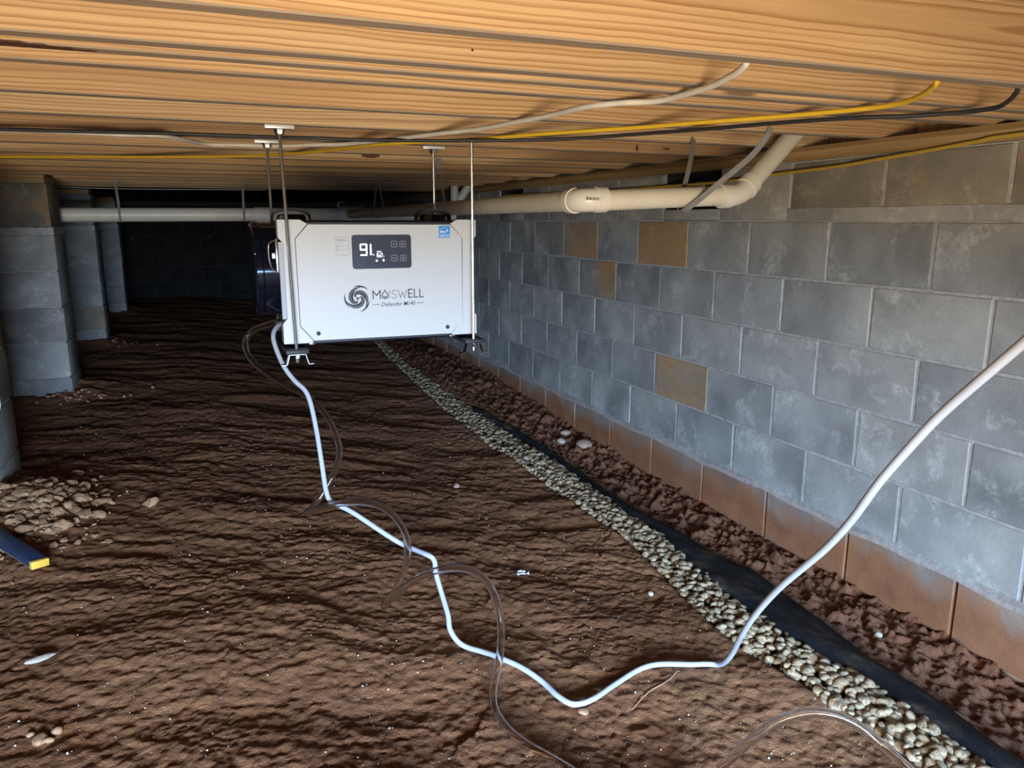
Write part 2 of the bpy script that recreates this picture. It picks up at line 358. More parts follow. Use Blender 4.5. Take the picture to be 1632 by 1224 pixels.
def soil(X, Y):
    X = np.asarray(X, float); Y = np.asarray(Y, float)
    z = soil_base(X, Y)
    c, s = 0.925, -0.38                       # raked across, roughly square to the doorway
    a = X*c+Y*s; b = -X*s+Y*c
    gl = ip(GLy, Y); gr = ip(GRy, Y); fr = np.where(Y < 4.4, ip(FRy, Y), gr)
    wa = fbm(X*2.0, Y*2.0, 3)
    # undulating lumps, thin cracks and terraces
    big = fbm(a*1.7+wa*0.4, b*3.1, 4)
    mid = fbm(a*4.2+wa*0.8, b*10.5+wa*1.3, 4)
    crack = fbm(a*2.6+wa*0.7+31, b*8.2+wa*1.5, 3)
    cr = -np.exp(-(crack/0.030)**2)*np.clip(0.35+1.6*pnoise(a*1.1+7, b*1.6), 0, 1)
    crack2 = fbm(a*5.2+wa+11, b*17+wa*1.5, 2)
    cr2 = -np.exp(-(crack2/0.04)**2)*np.clip(0.2+1.5*pnoise(a*2.1+3, b*2.6+5), 0, 1)
    fine = fbm(X*36, Y*36, 3)
    calm = 0.42+0.58*sstep(1.5, 2.6, Y)
    main = 0.020*big+0.0085*mid*calm+0.011*cr*calm+0.0050*cr2+0.0052*fine+0.0026*fbm(X*85, Y*85, 2)
    # clotted spoil beside the wall
    clod = np.abs(fbm(X*13+wa, Y*10, 4)); clod2 = fbm(X*34, Y*28, 3)
    spoil = 0.050*clod+0.020*clod2+0.02*fbm(X*3, Y*2.2, 2)-0.008
    k = sstep(0.0, 0.10, X-np.maximum(fr, gr))
    rel = main*(1-k)+spoil*k
    # quieter bed under gravel and fabric
    inbed = sstep(-0.04, 0.02, X-gl)*(1-sstep(-0.02, 0.05, X-np.maximum(fr, gr)))
    z = z+rel*(1-0.8*inbed)-0.026*inbed
    # soil drifts up round the pier feet
    for py in (3.1, 5.03, 7.13, 9.4):
        dx = np.maximum(np.maximum(X+0.7, -1.1-X), 0); dy = np.maximum(np.maximum(py-Y, Y-py-0.4), 0)
        d = np.hypot(dx, dy); z = z+0.04*np.exp(-(d/0.16)**2)*(0.7+0.8*pnoise(X*9, Y*9))
    # low mound of rubble by the nearest pier
    z = z+0.045*np.exp(-((X+0.58)/0.22)**2-((Y-2.98)/0.34)**2)
    return z
def soil1(x, y): return float(soil(np.array([x]), np.array([y]))[0])
def axis(segs):
    out = []
    for a, b, st in segs:
        n = max(1, int(round((b-a)/st))); out += list(np.linspace(a, b, n, endpoint=False))
    out.append(segs[-1][1]); return np.array(out)
gx = axis([(-4.6, -1.05, 0.08), (-1.05, 2.0, 0.0062)]); gy = axis([(-1.1, 0.75, 0.06), (0.75, 2.4, 0.0055), (2.4, 4.2, 0.0085), (4.2, 6.5, 0.018), (6.5, 11.5, 0.045)])
GX, GY = np.meshgrid(gx, gy); GZ = soil(GX, GY)
nx, ny = len(gx), len(gy)
me = bpy.data.meshes.new('floor'); co = np.stack([GX, GY, GZ], -1).reshape(-1, 3)
idx = np.arange(nx*ny).reshape(ny, nx)
quads = np.stack([idx[:-1, :-1], idx[:-1, 1:], idx[1:, 1:], idx[1:, :-1]], -1).reshape(-1, 4)
me.vertices.add(len(co)); me.vertices.foreach_set('co', co.astype(np.float32).ravel())
me.loops.add(quads.size); me.loops.foreach_set('vertex_index', quads.astype(np.int32).ravel())
me.polygons.add(len(quads)); me.polygons.foreach_set('loop_start', np.arange(0, quads.size, 4, dtype=np.int32))
me.polygons.foreach_set('use_smooth', np.ones(len(quads), bool))
me.update(calc_edges=True); me.validate(); me.materials.append(M_DIRT)
floor = link(bpy.data.objects.new('floor', me))
tag(floor, 'bare reddish-brown clay soil floor, ridged and cracked', kind='structure')

# ---- right-hand block wall: recessed mortar with a block for every unit of the bond
def block_mesh(L, H, T, m, seed, axis_='y'):
    rr = random.Random(seed); b = MB()
    bm = bmesh.new(); bmesh.ops.create_cube(bm, size=1)
    for v in bm.verts: v.co = Vector((v.co.x*T, v.co.y*L, v.co.z*H)) if axis_ == 'y' else Vector((v.co.x*L, v.co.y*T, v.co.z*H))
    bmesh.ops.bevel(bm, geom=list(bm.edges), offset=0.0035, segments=1, affect='EDGES')
    for v in bm.verts: v.co += Vector((rr.uniform(-1, 1), rr.uniform(-1, 1), rr.uniform(-1, 1)))*0.0011
    me = bpy.data.meshes.new('block'); bm.to_mesh(me); bm.free(); me.materials.append(m); return me
BM = {}
def bmesh_of(m, L=0.397, H=0.1945, T=0.06, ax='y'):
    k = (m.name, L, H, T, ax)
    if k not in BM: BM[k] = [block_mesh(L, H, T, m, i, ax) for i in range(3)]
    return random.choice(BM[k])
wr = MB().box((D+0.0035, -1.15, -1.45), (D+0.20, 11.5, 0.0))
for ya, yb in ((-1.15, 2.644), (3.05, 4.676), (5.082, 11.5)): wr.box((D+0.0035, ya, 0.0), (D+0.20, yb, 0.2032))
for ya, yb in ((2.644, 3.05), (4.676, 5.082)): wr.box((D+0.11, ya, 0.0), (D+0.20, yb, 0.2032))
wall_right = wr.build('wall_right', M_MORTAR); tag(wall_right, 'long grey concrete block wall down the right side', kind='structure')
PH = {0: 3.05, 1: 2.852, 2: 3.055, 3: 2.862, 4: 3.067, 5: 2.875, 6: 3.05}
VENTS = [(2.644, 3.05), (4.676, 5.082)]
for row in range(7):
    zt = CH*(1-row)
    y = PH[row]-0.4064*10
    while y < 11.3:
        y0, y1 = y, y+0.4064; yc = (y0+y1)/2; y += 0.4064
        if y1 < -1.0: continue
        if row == 0 and any(abs(yc-(a+b)/2) < 0.1 for a, b in VENTS): continue
        m = M_BLOCK; proud = random.uniform(-0.0012, 0.0012)
        near = lambda c: abs(yc-c) < 0.12
        if row == 1 and (near(3.87) or near(3.05)): m = M_BLOCK_RUST
        if row == 2 and near(3.66): m = M_BLOCK_HALF
        if row == 4 and near(2.86): m = M_BLOCK_RUST
        if row == 0 and yc < 2.2: m = M_BLOCK_BROWN
        if row == 6: m = M_BLOCK_CLAY; proud = -0.014
        o = bpy.data.objects.new('block', bmesh_of(m)); o.location = (D+0.03+proud, yc, zt-CH/2); link(o, wall_right)
# mortar lip along the top of the clay-stained footing course and a thin pale grey band low on the top course
lip = MB(); ys = np.linspace(-1.0, 11.4, 260)
V = []; F = []
for i, yy in enumerate(ys):
    w = 0.004*math.sin(yy*9.0)+0.003*math.sin(yy*23)
    V += [(D+0.006, yy, -1.003+w), (D-0.013+w*0.4, yy, -1.016+w), (D-0.016, yy, -1.030+w), (D+0.006, yy, -1.032+w)]
for i in range(len(ys)-1):
    for k in range(4): F.append([4*i+k, 4*i+(k+1) % 4, 4*i+4+(k+1) % 4, 4*i+4+k])
lip.add(V, F, True); lip.build('mortar_lip', M_MORTAR, wall_right)
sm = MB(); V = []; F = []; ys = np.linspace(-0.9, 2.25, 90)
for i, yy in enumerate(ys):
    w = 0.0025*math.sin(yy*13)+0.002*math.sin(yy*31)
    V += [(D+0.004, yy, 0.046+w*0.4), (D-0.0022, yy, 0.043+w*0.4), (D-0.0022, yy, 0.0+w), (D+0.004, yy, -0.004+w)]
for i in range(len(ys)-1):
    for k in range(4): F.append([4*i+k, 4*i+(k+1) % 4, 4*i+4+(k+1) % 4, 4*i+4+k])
sm.add(V, F); sm.build('pale_grey_band', block_mat('pale_band_grey', (0.40, 0.39, 0.36)), wall_right)

# ---- back and left walls, and the wall behind the camera with its access doorway
M_BLOCK_DARK = block_mat('shade_dark_block', (0.024, 0.021, 0.017), eff_amt=0.0)  # the gloom of the far end is put into the block colour
M_MORTAR_DARK = simple('shade_dark_mortar', (0.032, 0.028, 0.022), 0.9)  # mortar blackened likewise, to carry the far-end shade
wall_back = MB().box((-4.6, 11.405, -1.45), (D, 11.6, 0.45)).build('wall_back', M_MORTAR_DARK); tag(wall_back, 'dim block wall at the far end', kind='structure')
for row in range(7):
    x = -1.9-(0.2032 if row % 2 else 0)
    while x < 1.9:
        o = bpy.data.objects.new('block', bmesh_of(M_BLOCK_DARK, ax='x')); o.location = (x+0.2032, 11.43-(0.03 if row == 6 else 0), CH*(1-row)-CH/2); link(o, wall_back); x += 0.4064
wall_left = MB().box((-4.8, -1.15, -1.45), (-4.6, 11.6, 0.45)).build('wall_left', M_BLOCK); tag(wall_left, 'block wall on the unseen left side', kind='structure')
wf = MB()
wf.box((-4.8, -1.30, -1.45), (-0.85, -1.10, 0.45)); wf.box((1.05, -1.30, -1.45), (2.2, -1.10, 0.45)); wf.box((-0.85, -1.30, -0.25), (1.05, -1.10, 0.45)); wf.box((-0.85, -1.30, -1.45), (1.05, -1.10, -1.03))
wall_front = wf.build('wall_front', M_BLOCK); tag(wall_front, 'block wall with the access doorway behind the camera', kind='structure')

# ---- ceiling: subfloor with a joist for every member
ceiling = MB().box((-4.7, -1.2, Z_CEIL+0.235), (2.2, 11.6, Z_CEIL+0.26)).build('ceiling', M_PLY)
tag(ceiling, 'underside of the floor above, pine joists running across', kind='structure')
def joist(y, zoff=0.0, th=0.038, x0=-4.6, x1=2.12):
    b = MB(); n = 28; V = []; F = []; rr = random.Random(int(y*1000))
    ph = rr.uniform(0, 6); amp = rr.uniform(0.0, 0.004)
    L = x1-x0
    for i in range(n+1):
        x = x0+L*i/n; wz = amp*math.sin(x*1.1+ph)*0.5; wy = amp*math.sin(x*0.9+ph*2)
        h = 0.234; t = th/2; e = 0.003
        prof = [(-t, e), (-t+e, 0), (t-e, 0), (t, e), (t, h), (-t, h)]
        for py, pz in prof: V.append((x-(x0+x1)/2, py+wy, pz+(wz if pz < 0.1 else 0)))
    for i in range(n):
        for k in range(6): F.append([6*i+k, 6*i+(k+1) % 6, 6*i+6+(k+1) % 6, 6*i+6+k])
    F.append(list(range(6))); F.append([6*n+k for k in range(6)][::-1])
    b.add(V, F); return b.build('joist', M_JOIST, ceiling, ((x0+x1)/2, y+th/2, Z_CEIL+zoff))
JY = [-0.62, -0.21, 0.20, 0.62, 1.047, 1.285, 1.341, 1.483, 1.844, 2.203, 2.612, 3.02, 3.43, 3.83, 4.24, 4.64, 5.05, 5.45, 5.86, 6.26, 6.66]
for y in JY: joist(y, -0.0045 if abs(y-1.341) < 1e-6 else 0.0)
MB().box((2.125, -1.2, Z_CEIL), (2.165, 11.6, Z_CEIL+0.235)).build('rim_joist', M_JOIST, ceiling)
ins = MB(); nxx = 40
for k in range(11):
    y0 = 6.74+k*0.41
    ins.box((-4.6, y0, Z_CEIL-0.004), (1.95, y0+0.40, Z_CEIL+0.2), 0.012)
ins.build('far_shade_slabs', M_CEILSHADE, ceiling)  # added black slabs stand in for shade where the far joists go unlit
trim = MB().box((-6.2, -0.075, 0), (6.2, 0.075, 0.046), 0.002).build('trim_1', M_SILL)
trim.location = (D+0.062, 5.1, CH+0.0006); trim.rotation_euler = (0, 0, PI/2)
tag(trim, 'treated timber sill plate lying on the block wall', kind='structure')

# ---- foundation vents in the top course
M_VBLK = simple('vent_black_plastic', (0.02, 0.02, 0.02), 0.5)
for i, (a, b) in enumerate(VENTS):
    lab = ['black foundation vent slot behind the pale pipe under the grey strap', 'small dark foundation vent slot deeper along the block wall, near the white unit'][i]
    v = empty('foundation_vent', (D, (a+b)/2, 0.048)); tag(v, lab, 'vent', 'foundation vents')
    w = (b-a)/2-0.006
    f = MB()
    f.box((0.01, -w, 0.0), (0.09, -w+0.004, 0.155)); f.box((0.01, w-0.004, 0.0), (0.09, w, 0.155)); f.box((0.01, -w, 0.150), (0.09, w, 0.1545)); f.box((0.01, -w, 0.0), (0.09, w, 0.004))
    f.build('frame', M_VBLK, v)
    MB().box((0.085, -w, 0.0), (0.095, w, 0.155)).build('back_plate', M_DARK, v)
    for k in range(3):
        MB().box((0.030, -w+0.004, 0.035+k*0.036), (0.050, w-0.004, 0.0375+k*0.036)).build('slat', M_VBLK, v)
    MB().box((0.028, -0.055, 0.075), (0.033, 0.0, 0.115), 0.002).build('slide_tab', simple('vent_tab_grey', (0.20, 0.22, 0.23), 0.5), v)
# blocks that close the wall above and below each vent slot
for a, b in VENTS:
    MB().box((D, a+0.0015, 0.0020), (D+0.06, b-0.0015, 0.0475), 0.002).build('vent_sill', M_BLOCK, wall_right)

# ================================================================== block piers
def pier(y, label, top=M_BLOCK_BROWN, brown=None):
    p = empty('block_pier', (-0.9, y+0.2, -1.10)); tag(p, label, 'pier', 'block piers on the left')
    z = -0.078; k = 0
    while z > -1.15:
        m = M_BLOCK_BROWN if brown is not None and k == brown else M_BLOCK
        rr = random.Random(int(y*10)+k)
        b = MB().box((-0.199, -0.199, -0.0972), (0.199, 0.199, 0.0972), 0.006, 2)
        o = b.build('block', m, p, (rr.uniform(-.004, .004), rr.uniform(-.004, .004), z-0.0975+1.10)); z -= CH; k += 1
    MB().box((-0.192, -0.192, 0.0), (0.192, 0.192, 1.045), 0.0).build('mortar_core', M_MORTAR, p)
    jb = MB(); V = []; rr = random.Random(int(y*77))
    for k in range(26):     # lumpy thick bed joint under the cap block
        a0 = -0.198+k*0.396/26
        jb.box((a0, -0.198+rr.uniform(0, .008), 1.023), (a0+0.396/26, 0.198, 1.066-rr.uniform(0, .003)))
    jb.build('bed_joint', M_MORTAR, p)
    MB().box((-0.197, -0.197, 1.066), (0.190, 0.197, 1.305), 0.006).build('cap_block', top, p)
    MB().box((-0.185, -0.185, 1.305), (0.18, 0.185, 1.3495), 0.002).build('shim_board', M_SILL, p)
    return p
pier(3.10, 'nearest grey block pier, a sliver cut off by the left edge of the photo')
pier(5.03, 'tall grey block pier at left with a brown cap block, pale pipe passing behind it')
pier(7.13, 'second-farthest grey block pier, with a brown block low in its stack', M_BLOCK, 3)
pier(9.40, 'farthest and smallest grey block pier, lost in the dark', M_BLOCK)

# ================================================================== dehumidifier hung under the joists
UX, UY, UZ = 0.516, 2.25, -0.356         # base of the unit, at its front face
unit = empty('dehumidifier', (UX, UY, UZ))
tag(unit, 'white-fronted crawl space dehumidifier hanging on four steel rods', 'dehumidifier')
MB().box((-0.268, 0.012, 0.004), (0.268, 0.350, 0.358), 0.006).build('body', M_BLACK, unit)
MB().box((-0.275, 0.004, 0.010), (0.275, 0.014, 0.352)).build('front_backing', M_BLACKM, unit)
OCT = [(-0.2070, 0.3462), (0.2090, 0.3448), (0.2475, 0.3045), (0.2450, 0.0615), (0.2095, 0.0165), (-0.2065, 0.0180), (-0.2425, 0.0615), (-0.2435, 0.3065)]
MB().prism(OCT, 0.0, 0.006).build('front_panel', M_WHITE, unit)
M_RAIL = simple('grey_side_rail', (0.30, 0.31, 0.33), 0.45)
for s in (-1, 1):
    # outer edge is cut back between the corner caps, where the grey rail shows
    o = [(-0.2905, 0.3594), (-0.2295, 0.3594), (-0.2098, 0.3478), (-0.2456, 0.3073), (-0.2446, 0.0608), (-0.2088, 0.0174), (-0.2110, 0.0120), (-0.2905, 0.0120), (-0.2905, 0.0700), (-0.2770, 0.0850), (-0.2770, 0.2950), (-0.2905, 0.3110)]
    sg_ = lambda P: [(x*-s, z) for x, z in P]
    fr = MB().prism(sg_(o), 0.0, 0.010).build('corner_frame', M_WHITE, unit)
    MB().prism(sg_([(-0.2905, 0.3594), (-0.2620, 0.3594), (-0.2620, 0.3000), (-0.2800, 0.3000), (-0.2905, 0.3110)]), 0.0101, 0.045).build('corner_cap', M_WHITE, fr)
    MB().prism(sg_([(-0.2905, 0.0120), (-0.2620, 0.0120), (-0.2620, 0.0800), (-0.2800, 0.0800), (-0.2905, 0.0700)]), 0.0101, 0.045).build('corner_cap', M_WHITE, fr)
    MB().box((min(-s*0.2762, -s*0.2895), 0.011, 0.082), (max(-s*0.2762, -s*0.2895), 0.030, 0.298)).build('side_rail', M_RAIL if s > 0 else M_BLACKM, unit)
# control display
def rrect(x0, x1, z0, z1, r, n=5):
    P = []
    for cx, cz, a0 in ((x1-r, z1-r, 0), (x0+r, z1-r, 90), (x0+r, z0+r, 180), (x1-r, z0+r, 270)):
        for k in range(n+1):
            a = math.radians(a0+90*k/n); P.append((cx+r*math.cos(a), cz+r*math.sin(a)))
    return P
disp = MB().prism(rrect(-0.0875, 0.0870, 0.2195, 0.3165, 0.009), -0.0022, 0.001).build('display', M_SCREEN, unit)
PF = -0.00235            # just proud of the display glass
def strokes(segs, w, y0=-0.0006, y1=0.0, closed=False):
    """flat ribbons along polylines in the x-z plane"""
    b = MB()
    for pl in segs:
        for (xa, za), (xb, zb) in zip(pl[:-1], pl[1:]):
            dx, dz = xb-xa, zb-za; L = math.hypot(dx, dz) or 1e-6; nx_, nz_ = -dz/L*w/2, dx/L*w/2; ex, ez = dx/L*w*0.35, dz/L*w*0.35
            b.prism([(xa-ex+nx_, za-ez+nz_), (xa-ex-nx_, za-ez-nz_), (xb+ex-nx_, zb+ez-nz_), (xb+ex+nx_, zb+ez+nz_)], y0, y1)
    return b
def circ(cx, cz, r, n=16, a0=0, a1=360): return [(cx+r*math.cos(math.radians(a0+(a1-a0)*k/n)), cz+r*math.sin(math.radians(a0+(a1-a0)*k/n))) for k in range(n+1)]
SEG = {'a': ((0,1),(1,1)), 'b': ((1,1),(1,.5)), 'c': ((1,.5),(1,0)), 'd': ((0,0),(1,0)), 'e': ((0,.5),(0,0)), 'f': ((0,1),(0,.5)), 'g': ((0,.5),(1,.5))}
DIG = {'9': 'abcdfg', '1': 'bc', '6': 'acdefg', '2': 'abged'}
def seven(ch, x, z, w, h):
    out = []
    for s in DIG[ch]:
        (xa, za), (xb, zb) = SEG[s]
        a = Vector((x+xa*w+(1-za)*-0.0, z+za*h)); b = Vector((x+xb*w, z+zb*h)); d = (b-a)*0.06
        out.append([tuple(a+d), tuple(b-d)])
    return out
dg = strokes(seven('9', -0.0630, 0.2592, 0.0175, 0.0305)+seven('1', -0.0520, 0.2592, 0.0185, 0.0305), 0.0042, PF-0.0003, PF+0.0004)
dg.prism(circ(-0.0258, 0.2595, 0.0017)[:-1], PF-0.0003, PF+0.0004)
dg.build('humidity_digits', M_LED, disp)
sg = strokes(seven('6', -0.0150, 0.2530, 0.0060, 0.0110)+seven('2', -0.0060, 0.2530, 0.0060, 0.0110)+[[(-0.0152, 0.2690), (-0.0030, 0.2690)]], 0.0014, PF-0.0003, PF+0.0004)
sg.prism(circ(0.0040, 0.2552, 0.0011)[:-1], PF-0.0003, PF+0.0004)
sg.build('set_point_digits', M_LED, disp)
ic = MB().prism(circ(-0.0170, 0.2425, 0.0029)[:-1], PF-0.0003, PF+0.0004)
ic.prism([(0.0034, 0.2480), (0.0008, 0.2440), (0.0008, 0.2416), (0.0034, 0.2400), (0.0060, 0.2416), (0.0060, 0.2440)], PF-0.0003, PF+0.0004)
ic.build('status_icon', M_LED, disp)
for kx, kz, kind in ((0.0357, 0.2895, 'up'), (0.0618, 0.2895, 'power'), (0.0357, 0.2490, 'down'), (0.0620, 0.2488, 'timer')):
    q = rrect(kx-0.0085, kx+0.0085, kz-0.0085, kz+0.0085, 0.003, 3); seg = [q+[q[0]]]
    if kind == 'up': seg.append([(kx-0.004, kz-0.002), (kx, kz+0.0022), (kx+0.004, kz-0.002)])
    elif kind == 'down': seg.append([(kx-0.004, kz+0.002), (kx, kz-0.0022), (kx+0.004, kz+0.002)])
    elif kind == 'power': seg += [circ(kx, kz-0.0003, 0.0036, 12, 125, 415), [(kx, kz+0.0005), (kx, kz+0.0048)]]
    else: seg += [circ(kx, kz, 0.0040, 12), [(kx, kz+0.0022), (kx, kz), (kx+0.0018, kz)]]
    strokes(seg, 0.0010, PF-0.0002, PF+0.0004).build('touch_key', M_KEY, disp)
# swirl emblem: curved blades round a small eye
em = MB(); cx, cz, Rr = -0.0765, 0.1345, 0.0345
for k in range(3):
    for (r0, r1, a_in, tw, wd, tail) in ((0.16, 0.98, 0, 150, 62, 40), ):
        A = []; B = []; N = 22
        for i in range(N+1):
            t = i/N; r = (0.20+0.78*t**0.85)*Rr
            a = math.radians(k*120+25-190*t); half = math.radians(10+46*math.sin(PI*min(1, t*1.02))**0.75)*(1-0.15*t)
            A.append((cx+r*math.cos(a+half), cz+r*math.sin(a+half))); B.append((cx+r*math.cos(a-half*0.75), cz+r*math.sin(a-half*0.75)))
        for i in range(N): em.prism([A[i], A[i+1], B[i+1], B[i]], -0.0006, 0.0)
    # thin outer tail
    T = []
    for i in range(14):
        t = i/13; a = math.radians(k*120+110-75*t); T.append((cx+Rr*(1.02+0.14*t*t)*math.cos(a), cz+Rr*(1.02+0.14*t*t)*math.sin(a)))
    for i in range(13):
        w = 0.0042*math.sin(PI*(i+0.5)/13); em.add(*(lambda m: (m.v, m.f))(strokes([T[i:i+2]], w)))
em.prism(circ(cx, cz, 0.0045)[:-1], -0.0006, 0.0)
em.build('swirl_emblem', M_GREYPR, unit)
# maker's name: heavy M, droplet O, fine ISW, heavy ELL
def L(ch, x, z, w, h):
    P = {'M': [[(0,0),(0,1),(.5,.42),(1,1),(1,0)]], 'I': [[(.5,0),(.5,1)]], 'W': [[(0,1),(.27,0),(.5,.72),(.73,0),(1,1)]],
         'E': [[(1,1),(0,1),(0,0),(1,0)], [(0,.5),(.85,.5)]], 'L': [[(0,1),(0,0),(1,0)]],
         'S': [[(.95,.86),(.75,.98),(.45,1),(.15,.9),(.06,.74),(.2,.58),(.5,.5),(.82,.4),(.95,.24),(.82,.08),(.5,0),(.2,.04),(.03,.16)]]}[ch]
    return [[(x+a*w, z+b*h) for a, b in pl] for pl in P]
z0, hh = 0.1312, 0.0235
heavy = L('M', -0.0312, z0, 0.0215, hh)+L('E', 0.0760, z0+0.001, 0.0115, hh)+L('L', 0.0935, z0+0.001, 0.0110, hh)+L('L', 0.1105, z0+0.001, 0.0110, hh)
drop = [(0.0045, z0+hh+0.001)]+circ(0.0045, z0+0.0088, 0.0088, 18, 55, -235)+[(0.0045, z0+hh+0.001)]
for hv in (heavy[0:1], heavy[1:3], heavy[3:4], heavy[4:5]): strokes(hv, 0.0033).build('name_letter', M_GREYPR, unit)
strokes([drop, circ(0.0045, z0+0.0085, 0.0045, 8, 190, 330)], 0.0024).build('droplet_letter', M_GREYPR, unit)
for hv in (L('I', 0.0140, z0, 0.008, hh), L('S', 0.0245, z0, 0.0160, hh), L('W', 0.0440, z0+0.0005, 0.0265, hh)): strokes(hv, 0.0015).build('name_letter', M_GREYPR, unit)
for dr in ([(-0.0325, 0.1148), (-0.0105, 0.1148)], [(0.1010, 0.1148), (0.1212, 0.1148)]): strokes([dr], 0.0016).build('dash_rule', M_GREYPR, unit)
def text(body, x, z, size, width, m, parent, name, shear=0.0, y=-0.0004, bold=0.0):
    cu = bpy.data.curves.new(name, 'FONT'); cu.body = body; cu.size = size; cu.shear = shear; cu.extrude = 0.0002; cu.offset = bold
    cu.resolution_u = 2
    tmp = bpy.data.objects.new(name+'_text', cu); COL.objects.link(tmp)
    me = bpy.data.meshes.new_from_object(tmp.evaluated_get(bpy.context.evaluated_depsgraph_get())); COL.objects.unlink(tmp); bpy.data.objects.remove(tmp)
    xs = [v.co.x for v in me.vertices]; k = width/(max(xs)-min(xs)); x0 = min(xs)
    for v in me.vertices: v.co = Vector(((v.co.x-x0)*k+x, y-v.co.z, v.co.y+z))
    me.materials.clear(); me.materials.append(m); me.name = name
    return link(bpy.data.objects.new(name, me), parent)
text('Defender M145', -0.0070, 0.1085, 0.0175, 0.1040, M_GREYPR, unit, 'model_lettering', 0.22, bold=0.0001)
# stickers
st = MB().prism([(0.1735, 0.3062), (0.2085, 0.3062), (0.2085, 0.3412), (0.1735, 0.3412)], -0.0007, 0.0).build('blue_sticker', M_BLUE, unit)
sw = strokes([circ(0.1905, 0.3245, 0.0118, 16, 170, 15), [(0.1755, 0.3150), (0.2068, 0.3150)]], 0.0011, -0.0010, -0.0006); sw.build('sticker_arc', M_STW, st)
text('energy', 0.1770, 0.3215, 0.010, 0.0190, M_STW, st, 'sticker_script', 0.35, -0.0009, 0.0003)
text('ENERGY STAR', 0.1765, 0.3085, 0.006, 0.0290, M_STW, st, 'sticker_caption', 0, -0.0009)
star = []
for k in range(10):
    a = math.radians(90+36*k); r = 0.0042 if k % 2 == 0 else 0.0018; star.append((0.2005+r*math.cos(a), 0.3270+r*math.sin(a)))
MB().prism(star, -0.0010, -0.0006).build('sticker_star', M_STW, st)
q = [(-0.1325, 0.2600), (-0.0960, 0.2600), (-0.0960, 0.3100), (-0.1325, 0.3100)]
nt = strokes([q+[q[0]], [(-0.1290, 0.2970), (-0.1150, 0.2970)], circ(-0.1280, 0.2855, 0.0024, 10), [(-0.1250, 0.2855), (-0.1060, 0.2855)], circ(-0.1280, 0.2750, 0.0024, 10), [(-0.1250, 0.2750), (-0.0985, 0.2750)]], 0.0008, -0.0004, 0.0)
ns = nt.build('notice_sticker', M_LGREY, unit)
text('MOISWELL', -0.1300, 0.3005, 0.006, 0.0270, M_GREYPR, ns, 'notice_heading', 0, -0.0004)
for sx, sz in ((-0.1936, 0.0380), (0.1960, 0.0370)):
    MB().lathe([(0.0062, 0.0), (0.0062, -0.0012), (0.0045, -0.0022)], (sx, 0.0, sz), 'y', 14).build('screw', M_BLACKM, unit)
# duct collar on the left side, toggle latch, carry handles, feet and hose nipples
dc = MB().lathe([(0.136, 0.0), (0.136, -0.060), (0.140, -0.064), (0.140, -0.080), (0.134, -0.084), (0.125, -0.084)], (-0.268, 0.175, 0.215), 'x', 48).build('duct_collar', M_BLACK, unit)
MB().lathe([(0.004, 0), (0.004, -0.003), (0.002, -0.005)], (-0.268-0.080, 0.175-0.125, 0.215+0.050), 'x', 10).build('rivet', M_STEEL, dc)
lt = MB().box((-0.2985, 0.006, 0.214), (-0.2905, 0.016, 0.308), 0.002).build('latch', M_CHROME, unit)
MB().tube(smooth_path([(-0.298, 0.008, 0.303), (-0.313, 0.008, 0.296), (-0.317, 0.008, 0.285), (-0.317, 0.008, 0.258), (-0.313, 0.008, 0.232), (-0.305, 0.008, 0.222), (-0.298, 0.008, 0.219)], 3), 0.0022, 8).build('latch_loop', M_CHROME, lt)
MB().box((-0.309, 0.004, 0.252), (-0.296, 0.014, 0.270), 0.002).build('latch_block', M_STEEL, lt)
for hx in (-0.225, 0.222):
    hb = MB(); V = []; F = []; N = 16
    for i in range(N+1):
        t = i/N; a = PI*t; x = hx-0.056*math.cos(a)*1.0; z = 0.352+0.034*math.sin(a)**0.6
        for dy, dz in ((0.20, 0), (0.20, 0.009), (0.245, 0.009), (0.245, 0)): V.append((x, dy, z+dz))
    for i in range(N):
        for k in range(4): F.append([4*i+k, 4*i+(k+1) % 4, 4*i+4+(k+1) % 4, 4*i+4+k])
    F += [[0, 1, 2, 3], [4*N+3, 4*N+2, 4*N+1, 4*N]]
    hb.add(V, F, True)
    hb.box((hx-0.042, 0.205, 0.352), (hx+0.042, 0.242, 0.376), 0.008)
    hd = hb.build('carry_handle', M_BLACKM, unit)
    MB().box((hx-0.036, 0.196, 0.356), (hx-0.012, 0.203, 0.373), 0.001).build('handle_tag', M_STRAP, hd)
for fx in (-0.210, 0.214):
    MB().box((fx-0.010, 0.002, 0.006), (fx+0.006, 0.02, 0.011), 0.001).build('foot_clip', M_CHROME, unit)
MB().lathe([(0.012, 0.0), (0.012, -0.012), (0.008, -0.014), (0.008, -0.030)], (-0.268, 0.155, 0.056), 'x', 16).build('drain_nipple', M_BLACKM, unit)

